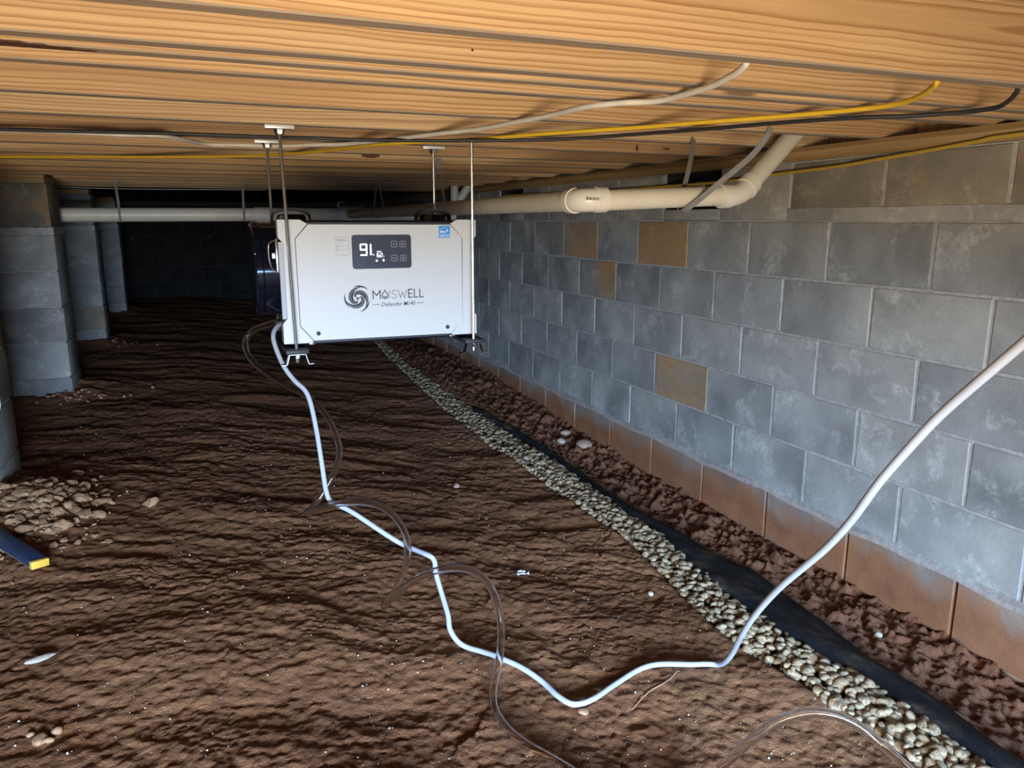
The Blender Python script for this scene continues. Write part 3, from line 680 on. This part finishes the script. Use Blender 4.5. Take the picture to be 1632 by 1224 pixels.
# ================================================================== hanging rods
M_ZINC = simple('zinc_plate', (0.72, 0.71, 0.68), 0.35, 0.25)
def hanging_rod(x, y, label, top=True, bottom=True, xb=None):
    zb = -0.372; r = empty('hanging_rod', (x, y, zb)); tag(r, label, 'rod', 'threaded hanging rods')
    xb = x if xb is None else xb
    pts = [(xb-x, 0, -0.022), (0, 0, 0.608)]
    b = MB(); N = 150
    b.tube([(pts[0][0]*(1-i/N), 0, -0.022+0.630*i/N) for i in range(N+1)], [0.0049 if i % 2 else 0.0042 for i in range(N+1)], 8)
    b.build('rod', M_STEEL, r)
    if top:
        p = MB().box((-0.038, -0.012, 0.612), (0.038, 0.012, 0.6215), 0.001).build('ceiling_plate', M_ZINC, r)
        MB().lathe([(0.012, 0.597), (0.012, 0.603), (0.016, 0.612)], (0, 0, 0), 'z', 6).build('nut', M_STEEL, p)
    if bottom:
        c = MB()   # hat-shaped strut bracket with out-turned feet
        P = [(-0.044, -0.026), (-0.030, -0.026), (-0.022, 0.002), (0.022, 0.002), (0.030, -0.026), (0.044, -0.026)]
        P = [(a+xb-x, h) for a, h in P]
        for (xa, za), (xc, zc) in zip(P[:-1], P[1:]):
            dx, dz = xc-xa, zc-za; Ln = math.hypot(dx, dz); nx_, nz_ = -dz/Ln*0.0013, dx/Ln*0.0013
            c.prism([(xa+nx_, za+nz_), (xa-nx_, za-nz_), (xc-nx_, zc-nz_), (xc+nx_, zc+nz_)], -0.012, 0.012)
        br = c.build('hat_bracket', M_CHROME, r)
        MB().lathe([(0.0085, -0.009), (0.0085, -0.0005)], (xb-x, 0, 0), 'z', 6).build('nut', M_CHROME, br)
        MB().box((xb-x-0.032, -0.018, 0.0045), (xb-x+0.032, 0.40, 0.0155), 0.002).build('support_rail', M_BLACKM, r)
    return r
RZ = 0
hanging_rod(0.2436, 2.222, 'front left threaded rod, crossing the white panel beside the chrome latch', xb=0.2560)
hanging_rod(0.7865, 2.222, 'front right threaded rod, crossing the white panel beside the blue sticker', top=False)
hanging_rod(0.2490, 2.640, 'rear left threaded rod, dropping behind the unit at its latch side', bottom=False)
hanging_rod(0.7950, 2.640, 'rear right threaded rod, dropping behind the unit near the A-shaped strap', bottom=False)

# ================================================================== PVC drain pipes
def pipe(pts, r, n=24): return MB().tube(pts, r, n)
def arc(p0, p1, p2, rad, n=10):
    """points of a bend that rounds the corner p1"""
    p0, p1, p2 = Vector(p0), Vector(p1), Vector(p2); a = (p0-p1).normalized(); b = (p2-p1).normalized()
    out = []
    for i in range(n+1):
        t = i/n; out.append((p1+a*rad)*(1-t)**2+p1*2*t*(1-t)+(p1+b*rad)*t*t)
    return out
R2 = 0.0302
A0 = Vector((1.95, 2.128, 0.336)); A1 = Vector((1.607, 2.028, 0.077)); A2 = Vector((1.055, 2.030, 0.058)); A3 = Vector((1.055, 5.52, 0.045))
br = empty('branch_drain_pipe', (1.055, 2.03, 0.03)); tag(br, 'cream plastic drain pipe with elbows running past the block wall and rising into the joists', 'pipe')
off = -Vector((1.055, 2.03, 0.03))
def P(*vs): return [Vector(v)+off for v in vs]
pipe(P(A0, A1+(A0-A1).normalized()*0.06), R2).build('riser_section', M_PVC, br)
pipe(P(A1+Vector((-0.05, 0, 0)), A2+Vector((0.06, 0, 0))), R2).build('cross_section', M_PVC, br)
pipe(P(A2+Vector((0, 0.06, 0)), A3), R2).build('long_section', M_PVC, br)
def elbow(p0, p1, p2, rad, hub, m):
    a = (Vector(p0)-Vector(p1)).normalized(); b = (Vector(p2)-Vector(p1)).normalized(); p1 = Vector(p1)
    e = MB().tube([q+off for q in arc(p0, p1, p2, rad)], R2+0.0035, 24).build('elbow', m, br)
    for d in (a, b):
        h = MB().tube([p1+d*(rad-0.008)+off, p1+d*(rad+hub)+off], R2+0.0065, 24)
        h.build('hub', m, e)
    return e
elbow(A0, A1, A2, 0.045, 0.028, M_PVCW)
e2 = elbow(A1, A2, A3, 0.050, 0.024, M_PVCW)
# printed code on the elbow
cb = MB()
for k in range(12):
    cb.box((-0.004+k*0.0037, -R2-0.0040, 0.0275), (-0.0030+k*0.0037+0.0012*(k % 3 == 0), -R2-0.0030, 0.0350))
cb2 = cb.build('printed_code', M_GREYPR, br)
ml = empty('main_drain_pipe', (-2.2, 5.62, 0.03)); tag(ml, 'thick cream drain pipe running across in the dark behind the piers', 'pipe')
MB().tube([(0, 0, 0), (4.05, 0.0, 0.018)], 0.0445, 28).build('pipe_run', M_PVC, ml)
MB().lathe([(0.052, 0.0), (0.052, 0.10)], (2.62, 0, 0.010), 'x', 28).build('coupling', M_PVCW, ml)
MB().lathe([(0.052, 0.0), (0.052, 0.16)], (3.18, 0, 0.014), 'x', 28).build('tee_fitting', M_PVCW, ml)
rs = MB().tube([(4.05, 0.0, 0.018), (4.05, 0.0, 0.30)], R2, 20).build('upright_riser', M_PVC, ml)
MB().tube([(4.05, 0.0, 0.05), (4.075, -0.02, 0.11), (4.145, -0.05, 0.225), (4.19, -0.07, 0.30)], R2, 20).build('slanting_riser', M_PVC, ml)

# ---- straps that carry the pipes
def ribbon(pts, w, t, side):
    pts = [Vector(p) for p in pts]; side = Vector(side); b = MB(); V = []; F = []
    for i, p in enumerate(pts):
        T = (pts[min(i+1, len(pts)-1)]-pts[max(i-1, 0)]).normalized(); s = (side-T*side.dot(T)).normalized(); n = T.cross(s)
        V += [p+s*w/2+n*t/2, p-s*w/2+n*t/2, p-s*w/2-n*t/2, p+s*w/2-n*t/2]
    for i in range(len(pts)-1):
        for k in range(4): F.append([4*i+k, 4*i+(k+1) % 4, 4*i+4+(k+1) % 4, 4*i+4+k])
    F += [[0, 1, 2, 3], [4*len(pts)-1, 4*len(pts)-2, 4*len(pts)-3, 4*len(pts)-4]]
    return b.add(V, F, True)
sp = smooth_path([(1.555, 1.842, 0.262), (1.548, 1.846, 0.238), (1.525, 1.880, 0.185), (1.470, 1.935, 0.118), (1.425, 1.978, 0.065), (1.398, 1.996, 0.040), (1.395, 2.030, 0.0275), (1.400, 2.062, 0.048), (1.430, 2.078, 0.090), (1.480, 2.120, 0.170), (1.545, 2.196, 0.262)], 6)
o = ribbon(sp, 0.019, 0.0018, (0.85, 0.1, -0.55)).build('pipe_strap', M_STRAP); tag(o, 'grey plastic strap looped under the pale pipe near its rising elbow', 'strap', 'pipe hanger straps')
def a_strap(x, y, zt, zc, r, axis_, dy, label):
    """strap fixed to a joist face at height zt, slung round a pipe of radius r centred at zc; axis_ is the way the pipe runs"""
    p = empty('pipe_strap', (x, y, zt)); tag(p, label, 'strap', 'pipe hanger straps'); h = zt-zc; R = r+0.003
    q = (lambda s, d, z: (s, d, z)) if axis_ == 'y' else (lambda s, d, z: (d*0.0, s, z))
    side = (0.75, 0.65, 0) if axis_ == 'y' else (1, 0, 0)
    for s in (-1, 1):
        top = (0.004*s, dy, 0) if axis_ == 'y' else (0, dy+0.002*s, 0)
        mid = (s*R*0.5, dy*0.5, -h*0.5) if axis_ == 'y' else (0, dy*0.5+s*R*0.5, -h*0.5)
        ribbon([top, mid, q(s*R, 0, -h)], 0.013, 0.0018, side).build('strap_leg', M_STRAP, p)
    pts = [q(-R*math.cos(PI*k/10), 0, -h-R*math.sin(PI*k/10)) for k in range(11)]
    ribbon(pts, 0.013, 0.0018, (0, 1, 0) if axis_ == 'y' else (1, 0, 0)).build('strap_sling', M_STRAP, p)
    ribbon([(0, dy-0.003, 0.012), (0, dy-0.003, -0.03)], 0.024, 0.0018, (1, 0, 0)).build('strap_head', M_STRAP, p)
    return p
a_strap(1.055, 3.44, 0.262, 0.052, R2, 'y', -0.013, 'A-shaped grey strap on the pipe behind the right rear rod')
a_strap(1.055, 4.65, 0.262, 0.048, R2, 'y', -0.013, 'dim A-shaped strap behind the middle of the white unit')
a_strap(-0.40, 5.62, 0.262, 0.037, 0.0445, 'x', -0.128, 'dim strap holding the thick pipe beside the left pier')
a_strap(0.35, 5.62, 0.262, 0.041, 0.0445, 'x', -0.128, 'dim strap holding the thick pipe left of the latch')

# ================================================================== cables under the joists
def cable(name, pts, r, m, label, flat=1.0, n=10, sub=5):
    o = MB().tube(smooth_path(pts, sub), r, n).build(name, m); tag(o, label, 'cable', None); return o
WC = [(0.86,1.093,0.36),(0.868,1.095,0.268),(0.878,1.120,0.250),(0.886,1.165,0.2435),(0.894,1.215,0.2395),(0.898,1.277,0.2375),(0.893,1.395,0.236),(0.845,1.461,0.238),(0.802,1.546,0.238),(0.791,1.680,0.238),(0.769,1.812,0.238),(0.728,2.013,0.238),(0.667,2.152,0.238),(0.599,2.306,0.238),(0.495,2.532,0.238),(0.391,2.619,0.238),(0.282,2.686,0.236),(0.168,2.711,0.238),(0.075,2.727,0.238),(0.002,2.590,0.238),(-0.063,2.505,0.238),(-0.145,2.521,0.238),(-0.238,2.508,0.238),(-0.356,2.491,0.238),(-0.446,2.512,0.238),(-0.736,2.571,0.238),(-1.5,2.6,0.238)]
YC = [(1.29,1.094,0.36),(1.303,1.096,0.262),(1.322,1.122,0.247),(1.345,1.162,0.241),(1.361,1.204,0.237),(1.368,1.25,0.235),(1.356,1.323,0.235),(1.286,1.500,0.237),(1.201,1.647,0.238),(1.106,1.812,0.238),(1.010,1.944,0.238),(0.896,2.110,0.238),(0.815,2.255,0.238),(0.698,2.384,0.238),(0.577,2.542,0.238),(0.428,2.876,0.238),(0.257,3.119,0.238),(0.019,3.279,0.238),(-0.312,3.416,0.238),(-0.642,3.552,0.238),(-1.084,3.734,0.238),(-1.8,3.9,0.238)]
BC = [(1.50,1.094,0.36),(1.522,1.096,0.262),(1.545,1.118,0.246),(1.579,1.157,0.239),(1.602,1.195,0.235),(1.596,1.240,0.233),(1.575,1.290,0.233),(1.532,1.352,0.233),(1.451,1.456,0.236),(1.375,1.602,0.238),(1.283,1.785,0.238),(1.169,1.980,0.238),(1.000,2.122,0.232),(0.786,2.200,0.228),(0.527,2.317,0.230),(0.353,2.352,0.233),(0.185,2.403,0.236),(-0.013,2.432,0.238),(-0.218,2.467,0.238),(-0.443,2.496,0.238),(-0.721,2.521,0.238),(-1.5,2.55,0.238)]
cable('electric_cable', WC, 0.0062, M_CABW, 'cream electric cable sagging across under the joists')
cable('electric_cable', YC, 0.0055, M_CABY, 'bright yellow electric cable running diagonally under the joists')
cable('electric_cable', BC, 0.0050, M_CABB, 'black electric cable strung across under the joists')
WY = [(1.975,-0.6,0.232),(1.975,0.6,0.226),(1.976,1.390,0.216),(1.976,1.513,0.209),(1.976,1.665,0.197),(1.977,1.841,0.185),(1.977,2.017,0.173),(1.978,2.251,0.166),(1.978,2.626,0.152),(1.978,3.007,0.150),(1.980,3.452,0.150),(1.985,4.4,0.16),(1.988,4.975,0.166)]
cable('electric_cable', WY, 0.0060, M_CABY2, 'dull yellow electric cable along the top of the block wall under the sill')
cable('thin_cord', [(-1.3,6.60,0.243),(-0.88,6.60,0.240),(-0.5,6.62,0.236),(-0.2,6.64,0.236),(0.2,6.66,0.240),(0.6,6.66,0.243)], 0.003, M_CABW, 'thin pale cord strung along the last lit joist above the thick pipe')

# ================================================================== hoses
HOSE = [ (0.243,2.407,-0.301), (0.217,2.371,-0.311), (0.204,2.336,-0.339), (0.221,2.292,-0.408), (0.249,2.259,-0.454), (0.279,2.227,-0.489), (0.292,2.190,-0.578), (0.297,2.143,-0.678), (0.300,2.104,-0.750), (0.312,2.082,-0.772), (0.356,2.038,-0.791), (0.413,1.984,-0.829), (0.469,1.931,-0.863), (0.525,1.881,-0.883), (0.541,1.866,-0.896), (0.539,1.843,-0.925), (0.542,1.799,-0.969), (0.542,1.753,-1.000), (0.538,1.721,-1.026), (0.555,1.686,-1.050), (0.598,1.643,-1.062), (0.632,1.600,-1.067), (0.689,1.500,-1.074), (0.705,1.430,-1.076), (0.727,1.394,-1.079), (0.781,1.403,-1.085), (0.875,1.451,-1.096), (0.976,1.484,-1.105), (1.078,1.467,-1.113), (1.160,1.447,-1.118), (1.139,1.370,-1.044), (1.096,1.282,-0.927), (1.059,1.207,-0.838), (1.034,1.137,-0.755), (1.012,1.073,-0.687), (0.998,1.007,-0.617), (0.986,0.948,-0.554), (0.969,0.885,-0.476), (0.955,0.831,-0.397), (0.954,0.782,-0.325), (0.956,0.739,-0.265), (0.953,0.688,-0.208), (0.953,0.635,-0.148), (0.936,0.569,-0.083), (0.910,0.483,-0.017) ]
TUBE = [ (0.243,2.440,-0.299), (0.197,2.456,-0.313), (0.156,2.480,-0.331), (0.133,2.481,-0.365), (0.140,2.458,-0.407), (0.176,2.412,-0.448), (0.231,2.348,-0.481), (0.295,2.291,-0.519), (0.334,2.242,-0.567), (0.352,2.199,-0.625), (0.353,2.178,-0.667), (0.334,2.164,-0.712), (0.302,2.155,-0.763), (0.269,2.149,-0.801), (0.246,2.133,-0.814), (0.269,2.085,-0.789), (0.322,2.036,-0.763), (0.373,1.985,-0.747), (0.420,1.943,-0.752), (0.457,1.909,-0.786), (0.472,1.880,-0.834), (0.464,1.861,-0.884), (0.440,1.840,-0.924), (0.406,1.813,-0.957), (0.384,1.788,-0.962), (0.404,1.747,-0.913), (0.444,1.709,-0.863), (0.483,1.677,-0.834), (0.527,1.641,-0.816), (0.565,1.613,-0.821), (0.594,1.584,-0.847), (0.607,1.556,-0.897), (0.604,1.534,-0.950), (0.589,1.508,-0.997), (0.568,1.481,-1.032), (0.551,1.450,-1.049), (0.538,1.398,-1.051), (0.540,1.340,-1.052), (0.556,1.286,-1.054), (0.583,1.237,-1.057), (0.610,1.191,-1.061), (0.646,1.115,-1.065), (0.695,1.059,-1.072), (0.777,1.056,-1.082), (0.859,1.070,-1.070), (0.884,1.040,-1.011), (0.913,1.018,-0.961), (0.953,0.999,-0.923), (0.992,0.977,-0.902), (1.028,0.952,-0.896), (1.062,0.925,-0.906), (1.089,0.897,-0.929), (1.108,0.863,-0.949), (1.131,0.813,-0.980) ]
def rest(P, r): return [(x, y, max(z, soil1(x, y)+r*0.9)) for x, y, z in P]
def settle(P, r):
    P = smooth_path(P, 6); g = [soil1(p[0], p[1])+r*0.8 for p in P]; z = [p[2] for p in P]
    low = [max(g[max(0, i-3):i+4]) for i in range(len(P))]
    z = [max(a, b) for a, b in zip(z, low)]
    for _ in range(3): z = [z[0]]+[(z[i-1]+2*z[i]+z[i+1])/4 for i in range(1, len(z)-1)]+[z[-1]]
    return [(p[0], p[1], zz) for p, zz in zip(P, z)]
HP = settle(HOSE, 0.0068)+[(0.90,0.40,0.02),(0.84,0.20,0.06),(0.70,-0.20,-0.05),(0.40,-0.70,-0.35),(0.20,-1.0,-0.55)]
HP = HP[:-5]+smooth_path([HP[-6]]+HP[-5:], 5)[1:]
o = MB().tube(HP, 0.0068, 14).build('white_hose', M_HOSE); tag(o, 'long white hose dropping from the unit, snaking over the soil and up to the right', 'hose')
TP = settle(TUBE, 0.0092)
def hollow(pts, ro, ri, n=16):
    a = MB().tube(pts, ro, n, cap=False); b = MB().tube(pts, ri, n, cap=False, flip=True)
    k = len(a.v); a.v += b.v; a.f += [tuple(i+k for i in f) for f in b.f]; a.sm += b.sm
    N = len(pts)
    for i in range(n):
        j = (i+1) % n
        a.f.append((i, j, k+j, k+i)); a.f.append(((N-1)*n+j, (N-1)*n+i, k+(N-1)*n+i, k+(N-1)*n+j)); a.sm += [False, False]
    return a
o = hollow(TP, 0.0094, 0.0063).build('clear_tube', M_CLEAR); tag(o, 'clear plastic drain tube coiling down from the unit and across the soil', 'tube')

# ================================================================== gravel drain and its fabric
def stone_mesh(seed, m, sub=2, flat=0.62, jag=0.16, name='stone', cuts=5, lo=0.30, smooth=True):
    rr = np.random.default_rng(seed); bm = bmesh.new(); bmesh.ops.create_icosphere(bm, subdivisions=sub, radius=0.5)
    ax = rr.uniform(0.75, 1.25, 3); ax[2] *= flat
    dirs = rr.normal(size=(cuts, 3)); dirs /= np.linalg.norm(dirs, axis=1)[:, None]; cut = rr.uniform(lo, 0.46, cuts)
    for v in bm.verts:
        p = np.array(v.co)
        for d, c in zip(dirs, cut):
            t = p @ d
            if t > c: p = p-d*(t-c)*(0.75 if smooth else 0.95)
        p = p*ax*(1+rr.uniform(-jag, jag)*0.35); v.co = Vector(p)
    me = bpy.data.meshes.new(name); bm.to_mesh(me); bm.free()
    me.polygons.foreach_set('use_smooth', [smooth]*len(me.polygons)); me.materials.append(m); return me
GM = [stone_mesh(i, M_GRAVEL, 2, 0.62, 0.2, 'stone', 8, 0.24) for i in range(12)]
gravel = empty('gravel_strip', (1.45, 1.0, -1.15)); tag(gravel, 'strip of pale tan drainage gravel running back along the wall', 'gravel')
pts = []
y = 0.45
while y < 7.9:
    s = 0.0245 if y < 4 else 0.028
    gl, gr = float(ip(GLy, y)), float(ip(GRy, y)); n = max(2, int((gr-gl)/s))
    for i in range(n+1):
        for lay in range(2 if y < 3.5 else 1):
            t = (i+random.uniform(-0.5, 0.5))/n
            if not -0.06 < t < 1.07: continue
            crown = 0.016*math.sin(PI*min(1, max(0, t)))
            pts.append((gl+(gr-gl)*t, y+random.uniform(-0.5, 0.5)*s, crown+lay*0.009+random.uniform(-0.003, 0.006), s*random.uniform(0.85, 1.6)))
    if random.random() < 0.55:      # a stray outside the edge
        pts.append((gl-random.uniform(0, 0.035), y, 0.024, s*random.uniform(0.5, 0.9)))
    y += s*0.86
pz = soil(np.array([p[0] for p in pts]), np.array([p[1] for p in pts]))
allst = [(x, y, z0+dz+0.004, d) for (x, y, dz, d), z0 in zip(pts, pz)]
def inview(x, y, z):
    zc = 0.3807*0.9782*x+0.9247*0.9782*y-0.2075*z; return abs(0.9247*x-0.3807*y)/zc < 0.67
near = sorted([a for a in allst if inview(a[0], a[1], a[2]) and a[1] > 0.93], key=lambda a: a[1]-a[2]*6-a[3]*8)[:300]
ns_ = set(near); Rm = lambda: (random.uniform(-0.5, 0.5), random.uniform(-0.5, 0.5), random.uniform(0, 6.3))
for a in near:
    o = bpy.data.objects.new('stone', random.choice(GM)); o.location = (a[0]-1.45, a[1]-1.0, a[2]+1.15); o.rotation_euler = Rm(); o.scale = (a[3],)*3; link(o, gravel)
def mass(name, items, protos, m, parent, off=(0,0,0)):
    VV = []; FF = []; n = 0
    pv = []
    for me in protos:
        c = np.empty(len(me.vertices)*3, np.float32); me.vertices.foreach_get('co', c); f = np.array([list(p.vertices) for p in me.polygons]); pv.append((c.reshape(-1, 3), f))
    from mathutils import Euler
    for x, y, z, d in items:
        c, f = random.choice(pv); R = np.array(Euler(Rm()).to_matrix()); VV.append((c*d) @ R.T+np.array([x-off[0], y-off[1], z-off[2]])); FF.append(f+n); n += len(c)
    V = np.concatenate(VV); F = np.concatenate(FF)
    me = bpy.data.meshes.new(name); me.from_pydata(V.tolist(), [], F.tolist()); me.update()
    me.polygons.foreach_set('use_smooth', [True]*len(me.polygons)); me.materials.append(m)
    o = link(bpy.data.objects.new(name, me), parent); return o
o = mass('small_gravel', [a for a in allst if a not in ns_], GM, M_GRAVEL, gravel, (1.45, 1.0, -1.15)); tag(o, kind='stuff')
# black fabric lining the wall side of the trench
fb = MB(); ys = np.linspace(0.35, 4.35, 170); K = 9; V = []; F = []
for yy in ys:
    a = float(ip(GRy, yy))-0.03; b = float(ip(FRy, yy)) if yy < 4.4 else a+0.03
    for k in range(K):
        t = k/(K-1); x = a+(b-a)*t
        zz = soil1(x, yy)*0.35+0.65*(float(soil_base(np.array([x]), np.array([yy]))[0])-0.022)
        V.append((x, yy, zz+0.014+0.022*t+0.006*math.sin(yy*5+t*3)*t+0.003*math.sin(yy*17+t*6)+0.008*math.sin(PI*t)))
n = len(ys)
for i in range(n-1):
    for k in range(K-1): F.append([i*K+k, i*K+k+1, (i+1)*K+k+1, (i+1)*K+k])
fb.add(V, F, True); fo = fb.build('drain_fabric', M_FABRIC); tag(fo, 'black drainage fabric lying between the gravel and the wall', 'fabric')
so = fo.modifiers.new('thickness', 'SOLIDIFY'); so.thickness = 0.003; so.offset = -1

# ================================================================== rubble, rocks and litter
CM = [stone_mesh(40+i, M_RUBBLE, 2, 0.62, 0.25, 'clod', 10, 0.20, False) for i in range(8)]
rub = empty('rubble_heap', (-0.55, 2.95, -1.0)); tag(rub, 'heap of broken tan clay clods at the foot of the nearest pier', 'rubble')
rr = random.Random(5); small = []
for k in range(620):
    x = rr.gauss(-0.57, 0.11); y = rr.gauss(2.92, 0.17)
    if x < -0.69 and 3.08 < y < 3.52: continue
    d = 0.012+0.062*rr.random()**2.4
    z = soil1(x, y)
    if d > 0.022:
        o = bpy.data.objects.new('clod', rr.choice(CM)); o.location = (x+0.55, y-2.95, z-d*0.02+1.0); o.rotation_euler = Rm(); o.scale = (d,)*3; link(o, rub)
    else: small.append((x, y, z+d*0.2, d))
for cx0, cy0, n, lab_ in ((-0.62, 4.93, 40, 'pale clay crumbs at the foot of the brown-capped pier'), (-0.60, 7.0, 16, 'few pale clay crumbs by the second-farthest pier')):     # crumbs at the other pier feet
    far_ = []
    for k in range(n):
        x = rr.gauss(cx0, 0.13); y = rr.gauss(cy0, 0.08); d = 0.012+0.02*rr.random(); far_.append((x, y, soil1(x, y)+d*0.2, d))
    o = mass('pier_crumbs', far_, CM, M_RUBBLE, None); tag(o, lab_, 'crumbs', kind='stuff')
o = mass('clod_crumbs', small, CM, M_RUBBLE, rub, (-0.55, 2.95, -1.0)); tag(o, kind='stuff')
def rock(x, y, d, m, label, seed, name='rock', flat=0.7, rot=0.0, sc=(1, 1, 1), cat='rock'):
    o = bpy.data.objects.new(name, stone_mesh(seed, m, 3, flat, 0.12, name)); o.location = (x, y, soil1(x, y)+d*0.18); o.rotation_euler = (0.1, 0.1, rot); o.scale = (d*sc[0], d*sc[1], d*sc[2]); link(o); tag(o, label, cat); return o
rock(0.965, 2.969, 0.032, M_PINKROCK, 'round brown pebble alone on the soil left of the gravel', 61)
rock(1.884, 3.543, 0.095, M_PINKROCK, 'pinkish rock lying against the wall footing, the largest one there', 62, rot=0.5, sc=(1.0, 0.9, 0.8))
rock(1.895, 3.80, 0.060, M_PINKROCK, 'flat pinkish rock just beyond the largest rock by the wall', 63, rot=1.1)
rock(1.80, 3.66, 0.045, M_PALEROCK, 'small grey rock beside the two pinkish rocks by the wall', 68, rot=0.3)
rock(1.438, 1.872, 0.040, simple('bluish_chip', (0.42, 0.45, 0.52), 0.4), 'flat bluish-white chip lying on the gravel', 64, 'stone_chip', 0.35, cat='stone')
rock(1.231, 1.864, 0.022, M_PALEROCK, 'white pebble on the soil just left of the gravel and chip', 65, 'pebble', cat='stone')
rock(0.741, 1.375, 0.022, M_RUBBLE, 'tan pebble tucked in the bend of the white hose', 66, 'pebble', cat='stone')
rock(-0.395, 1.90, 0.055, M_PALEROCK, 'long pale stone half sunk in the soil at lower left', 67, 'pebble', 0.4, 0.5, (1.3, 0.5, 0.6), 'stone')
for i, (x, y, d) in enumerate(((-0.352, 1.595, 0.030), (-0.325, 1.612, 0.024), (-0.335, 1.585, 0.018), (-0.372, 1.62, 0.016))):
    rock(x, y, d, M_RUBBLE, ['largest of the four tan pebbles bunched at the lower left corner', 'second tan pebble of the lower left bunch, the farther right one', 'small tan pebble in front in the lower left bunch', 'smallest tan pebble at the left of the lower left bunch'][i], 70+i, 'pebble', cat='stone')
rock(1.80, 1.51, 0.026, M_PALEROCK, 'pale pebble on the damp spoil between fabric and wall', 75, 'pebble', cat='stone')
# crumpled bit of plastic, twig, and fine pale grit
sc_ = MB(); rr = random.Random(9); N = 7; V = []; F = []
for i in range(N):
    for j in range(N): V.append(((i/(N-1)-.5)*0.04, (j/(N-1)-.5)*0.022, 0.008+rr.uniform(-0.005, 0.006)))
for i in range(N-1):
    for j in range(N-1): F.append([i*N+j, i*N+j+1, (i+1)*N+j+1, (i+1)*N+j])
sc_.add(V, F); o = sc_.build('plastic_scrap', M_SCRAP, None, (0.9, 2.095, soil1(0.9, 2.095)+0.003)); o.rotation_euler = (0, 0, -0.4); tag(o, 'small crumpled clear plastic scrap on the bare soil', 'litter')
o.modifiers.new('thickness', 'SOLIDIFY').thickness = 0.0008
tw = [(0.86, 1.36, 0), (0.93, 1.40, 0), (1.0, 1.425, 0), (1.05, 1.455, 0)]
o = MB().tube(smooth_path([(x, y, soil1(x, y)+0.003) for x, y, _ in tw], 5), 0.0012, 6).build('twig', M_STRAW); tag(o, 'thin dry twig on the soil below the white hose', 'twig')
grit = []; rr = random.Random(21)
while len(grit) < 1500:
    y = 1.0+3.4*rr.random()**1.3; x = rr.uniform(-0.75, 1.33)
    if x > float(ip(GLy, y))-0.01: continue
    if pnoise(np.array([x*2.3]), np.array([y*2.3]))[0] < rr.uniform(-0.45, 0.25): continue
    grit.append((x, y, 0, 0.0019+0.0040*rr.random()**3.5))
gz = soil(np.array([g[0] for g in grit]), np.array([g[1] for g in grit]))
TM = [stone_mesh(90+i, M_PALEROCK, 1, 0.8, 0.3, 'grain') for i in range(3)]
o = mass('scattered_grit', [(x, y, z+d*0.25, d) for (x, y, _, d), z in zip(grit, gz)], TM, simple('white_grit', (0.52, 0.47, 0.40), 0.5), None); tag(o, 'fine white grit scattered over the soil', 'grit', kind='stuff')

# ---- tool on the ground at the left edge
tl = empty('spirit_level', (-0.475, 2.43, soil1(-0.475, 2.43)+0.012), (0.05, -0.05, math.radians(122))); tag(tl, 'dark blue bar tool with a yellow end lying at the left edge', 'tool')
MB().box((0.012, -0.024, 0.0), (0.62, 0.024, 0.022), 0.002).build('bar', M_NAVY, tl)
MB().box((-0.004, -0.0245, -0.0005), (0.012, 0.0245, 0.0225), 0.003).build('end_cap', M_YEL, tl)
MB().box((0.010, 0.0235, 0.0035), (0.62, 0.0262, 0.008)).build('edge_strip', simple('dull_alloy', (0.34, 0.36, 0.36), 0.4, 0.8), tl)
# ---- torn paper on the nearest pier
pp = MB(); V = []; F = []; rr = random.Random(4); N = 9
for i in range(N):
    for j in range(5):
        V.append((-0.762+0.014*i-(0.012 if j in (0, 4) else 0)*rr.random(), 3.084-0.018*rr.random()-0.010*(i/(N-1)), -0.640+0.014*j+0.010*rr.random()))
for i in range(N-1):
    for j in range(4): F.append([i*5+j, i*5+j+1, (i+1)*5+j+1, (i+1)*5+j])
pp.add(V, F); o = pp.build('torn_paper', M_PAPER); tag(o, 'scrap of torn white paper stuck on the nearest pier', 'paper')
o.modifiers.new('thickness', 'SOLIDIFY').thickness = 0.001

# ---- knots, nail holes and a strip of bark on the joists
M_BARK = simple('dark_bark', (0.10, 0.045, 0.025), 0.9, 0, 0.1, 0.4, 90, 0.4)
M_KNOT = simple('brown_knot', (0.13, 0.055, 0.022), 0.8, 0, 0.2, 0.3, 60)
bk = MB(); V = []; F = []; N = 14
for i in range(N+1):
    t = i/N; xx = -0.240+0.135*t; w = 0.016*(1-t)**0.7+0.002+0.003*math.sin(i*2.1); c = 1.345+0.012*t
    V += [(xx, c-w, 0.2447), (xx, c+w, 0.2447), (xx, c+w, 0.2462), (xx, c-w, 0.2462)]
for i in range(N):
    for k in range(4): F.append([4*i+k, 4*i+(k+1) % 4, 4*i+4+(k+1) % 4, 4*i+4+k])
F += [[0, 1, 2, 3], [4*N+3, 4*N+2, 4*N+1, 4*N]]
bk.add(V, F); bk.build('bark_strip', M_BARK, ceiling)
for xx, yy, zz, rx, rz in ((0.750, 3.4295, 0.276, 0.040, 0.010), (1.584, 2.6115, 0.268, 0.006, 0.012), (1.715, 2.6115, 0.270, 0.018, 0.005), (-0.05, 3.0195, 0.271, 0.010, 0.008), (-0.30, 3.8295, 0.275, 0.02, 0.008)):
    MB().prism([(xx+rx*math.cos(a*PI/8)*(1+0.12*math.sin(a*3)), zz+rz*math.sin(a*PI/8)) for a in range(16)], yy-0.0005, yy+0.002).build('knot', M_KNOT, ceiling)
for xx, zz in ((0.458, 0.277), (0.563, 0.277)):
    MB().lathe([(0.0022, -0.0006), (0.0022, 0.002)], (xx, 1.285, zz), 'y', 8).build('nail_hole', M_DARK, ceiling)
